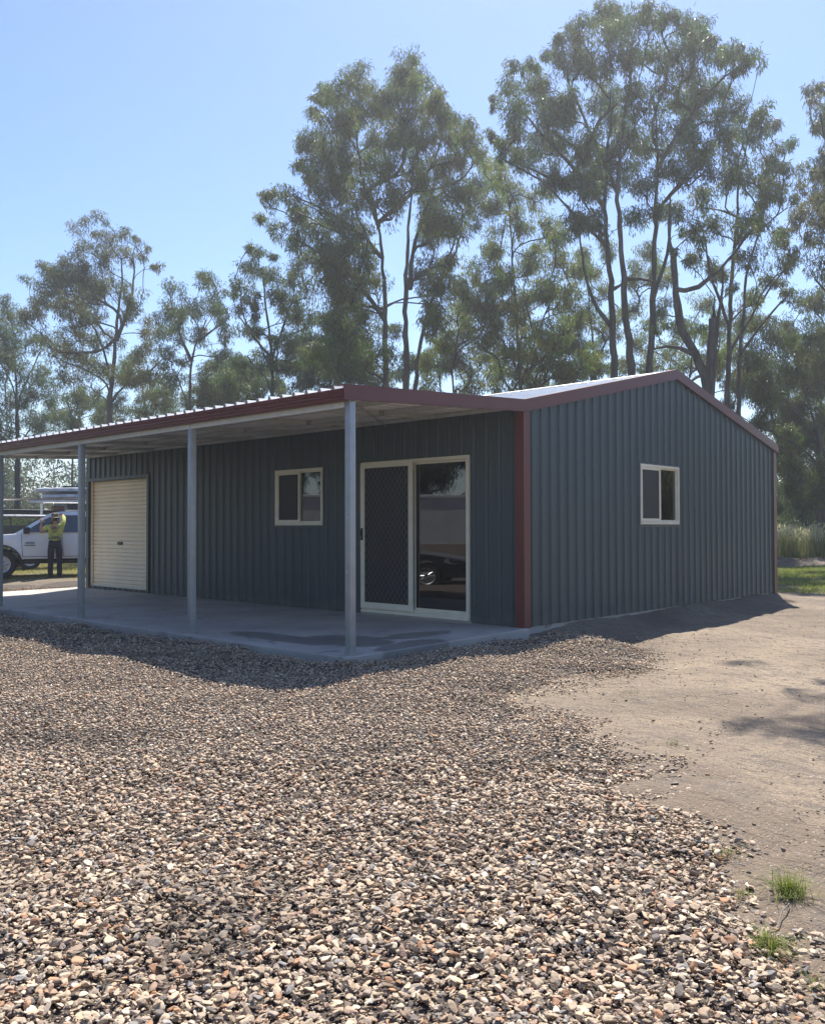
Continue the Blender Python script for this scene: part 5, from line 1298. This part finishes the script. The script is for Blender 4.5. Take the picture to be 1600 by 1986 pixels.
tag(obj('tall_grass', np_mesh('tall_grass', np.concatenate([V, V2]), np.concatenate([Fc, F2_+len(V)]), np.concatenate([T_, T2])), M['blade']), 'tall seeding grass, dry topped, along the soil bank', 'grass', kind='stuff')
# dry grass strip under and beyond the ute
n = 26000; D = rg.uniform(22.5, 33, n); l = rg.uniform(-.60, -.30, n)*D; Q = np.stack([CAM[0]+_F[0]*D+_R[0]*l, CAM[1]+_F[1]*D+_R[1]*l], -1)
kp = (signed(Q[:, 0], Q[:, 1], GPOLY) < -.2) & ~((Q[:, 1] < 11.4) & (Q[:, 0] > -3)); Q = Q[kp]
P = np.stack([Q[:, 0], Q[:, 1], gz(Q[:, 0], Q[:, 1])-.005], -1); c = np.array((.30, .28, .09))*rg.uniform(.6, 1.3, (len(P), 1))
V, Fc, T_ = blades(P, rg.uniform(.03, .09, len(P)), rg.uniform(.010, .02, len(P)), c, rg, .9, 2)
tag(obj('dry_grass', np_mesh('dry_grass', V, Fc, T_), M['blade']), 'dry yellow grass under and beyond the white ute', 'grass', kind='stuff')


def tuft(px_, py_, nb, h, spread_, label, col=(.15, .20, .04), seed=1):
    rg = np.random.default_rng(seed); b = onground(px_, py_, -.115); b[2] = float(gz(b[0], b[1])); r_ = np.abs(rg.normal(0, spread_, nb)); a = rg.uniform(0, 6.283, nb)
    P = np.stack([r_*np.cos(a), r_*np.sin(a), np.full(nb, -.004)], -1); c = np.array(col)*rg.uniform(.6, 1.4, (nb, 1)); c[rg.uniform(size=nb) < .22] = (.33, .27, .13)
    V, Fc, T_ = blades(P, h*rg.uniform(.45, 1.2, nb), rg.uniform(.002, .004, nb), c, rg, 1.9, 5)
    o = obj('grass_tuft', np_mesh('grass_tuft', V, Fc, T_), M['blade']); o.location = tuple(b); tag(o, label, 'grass tuft', 'grass tufts on the dirt')


tuft(1532, 1735, 330, .10, .035, 'widest green grass tuft, standing on open dirt by the gravel', seed=1)
tuft(1492, 1835, 330, .075, .024, 'compact dense grass tuft growing at the gravel edge', seed=2)
tuft(1578, 1905, 26, .07, .018, 'sparse small grass sprig lowest on the dirt', seed=3)
tuft(1412, 1662, 30, .05, .03, 'flat scraggly sprig among the pebbles at the gravel edge', seed=4)
tuft(1305, 1440, 30, .06, .04, 'thin sprig on the pale dirt nearest the gravel hollow', (.12, .16, .06), seed=5)
tuft(1225, 1345, 34, .07, .05, 'faint grass sprig farthest from the camera on the pale dirt', (.12, .16, .06), seed=6)
tuft(1440, 1735, 22, .05, .025, 'tiny sprig among stones between the two large tufts', seed=7)

# ------------------------------------------------------------------ added thin volume imitating veiling lens glare
hz = bpy.data.materials.new('veil_air'); hz.use_nodes = True; t = hz.node_tree; t.nodes.remove(t.nodes['Principled BSDF'])
pv = t.nodes.new('ShaderNodeVolumePrincipled'); pv.inputs['Color'].default_value = (.93, .96, 1, 1); pv.inputs['Density'].default_value = VEIL; pv.inputs['Anisotropy'].default_value = .55
t.links.new(pv.outputs[0], t.nodes['Material Output'].inputs['Volume'])
tag(MB().box(-320, 340, -320, 340, -2.2, 26).build('glare_veil', hz), 'thin pale added volume imitating veiling sun glare', 'glare_veil', kind='stuff')
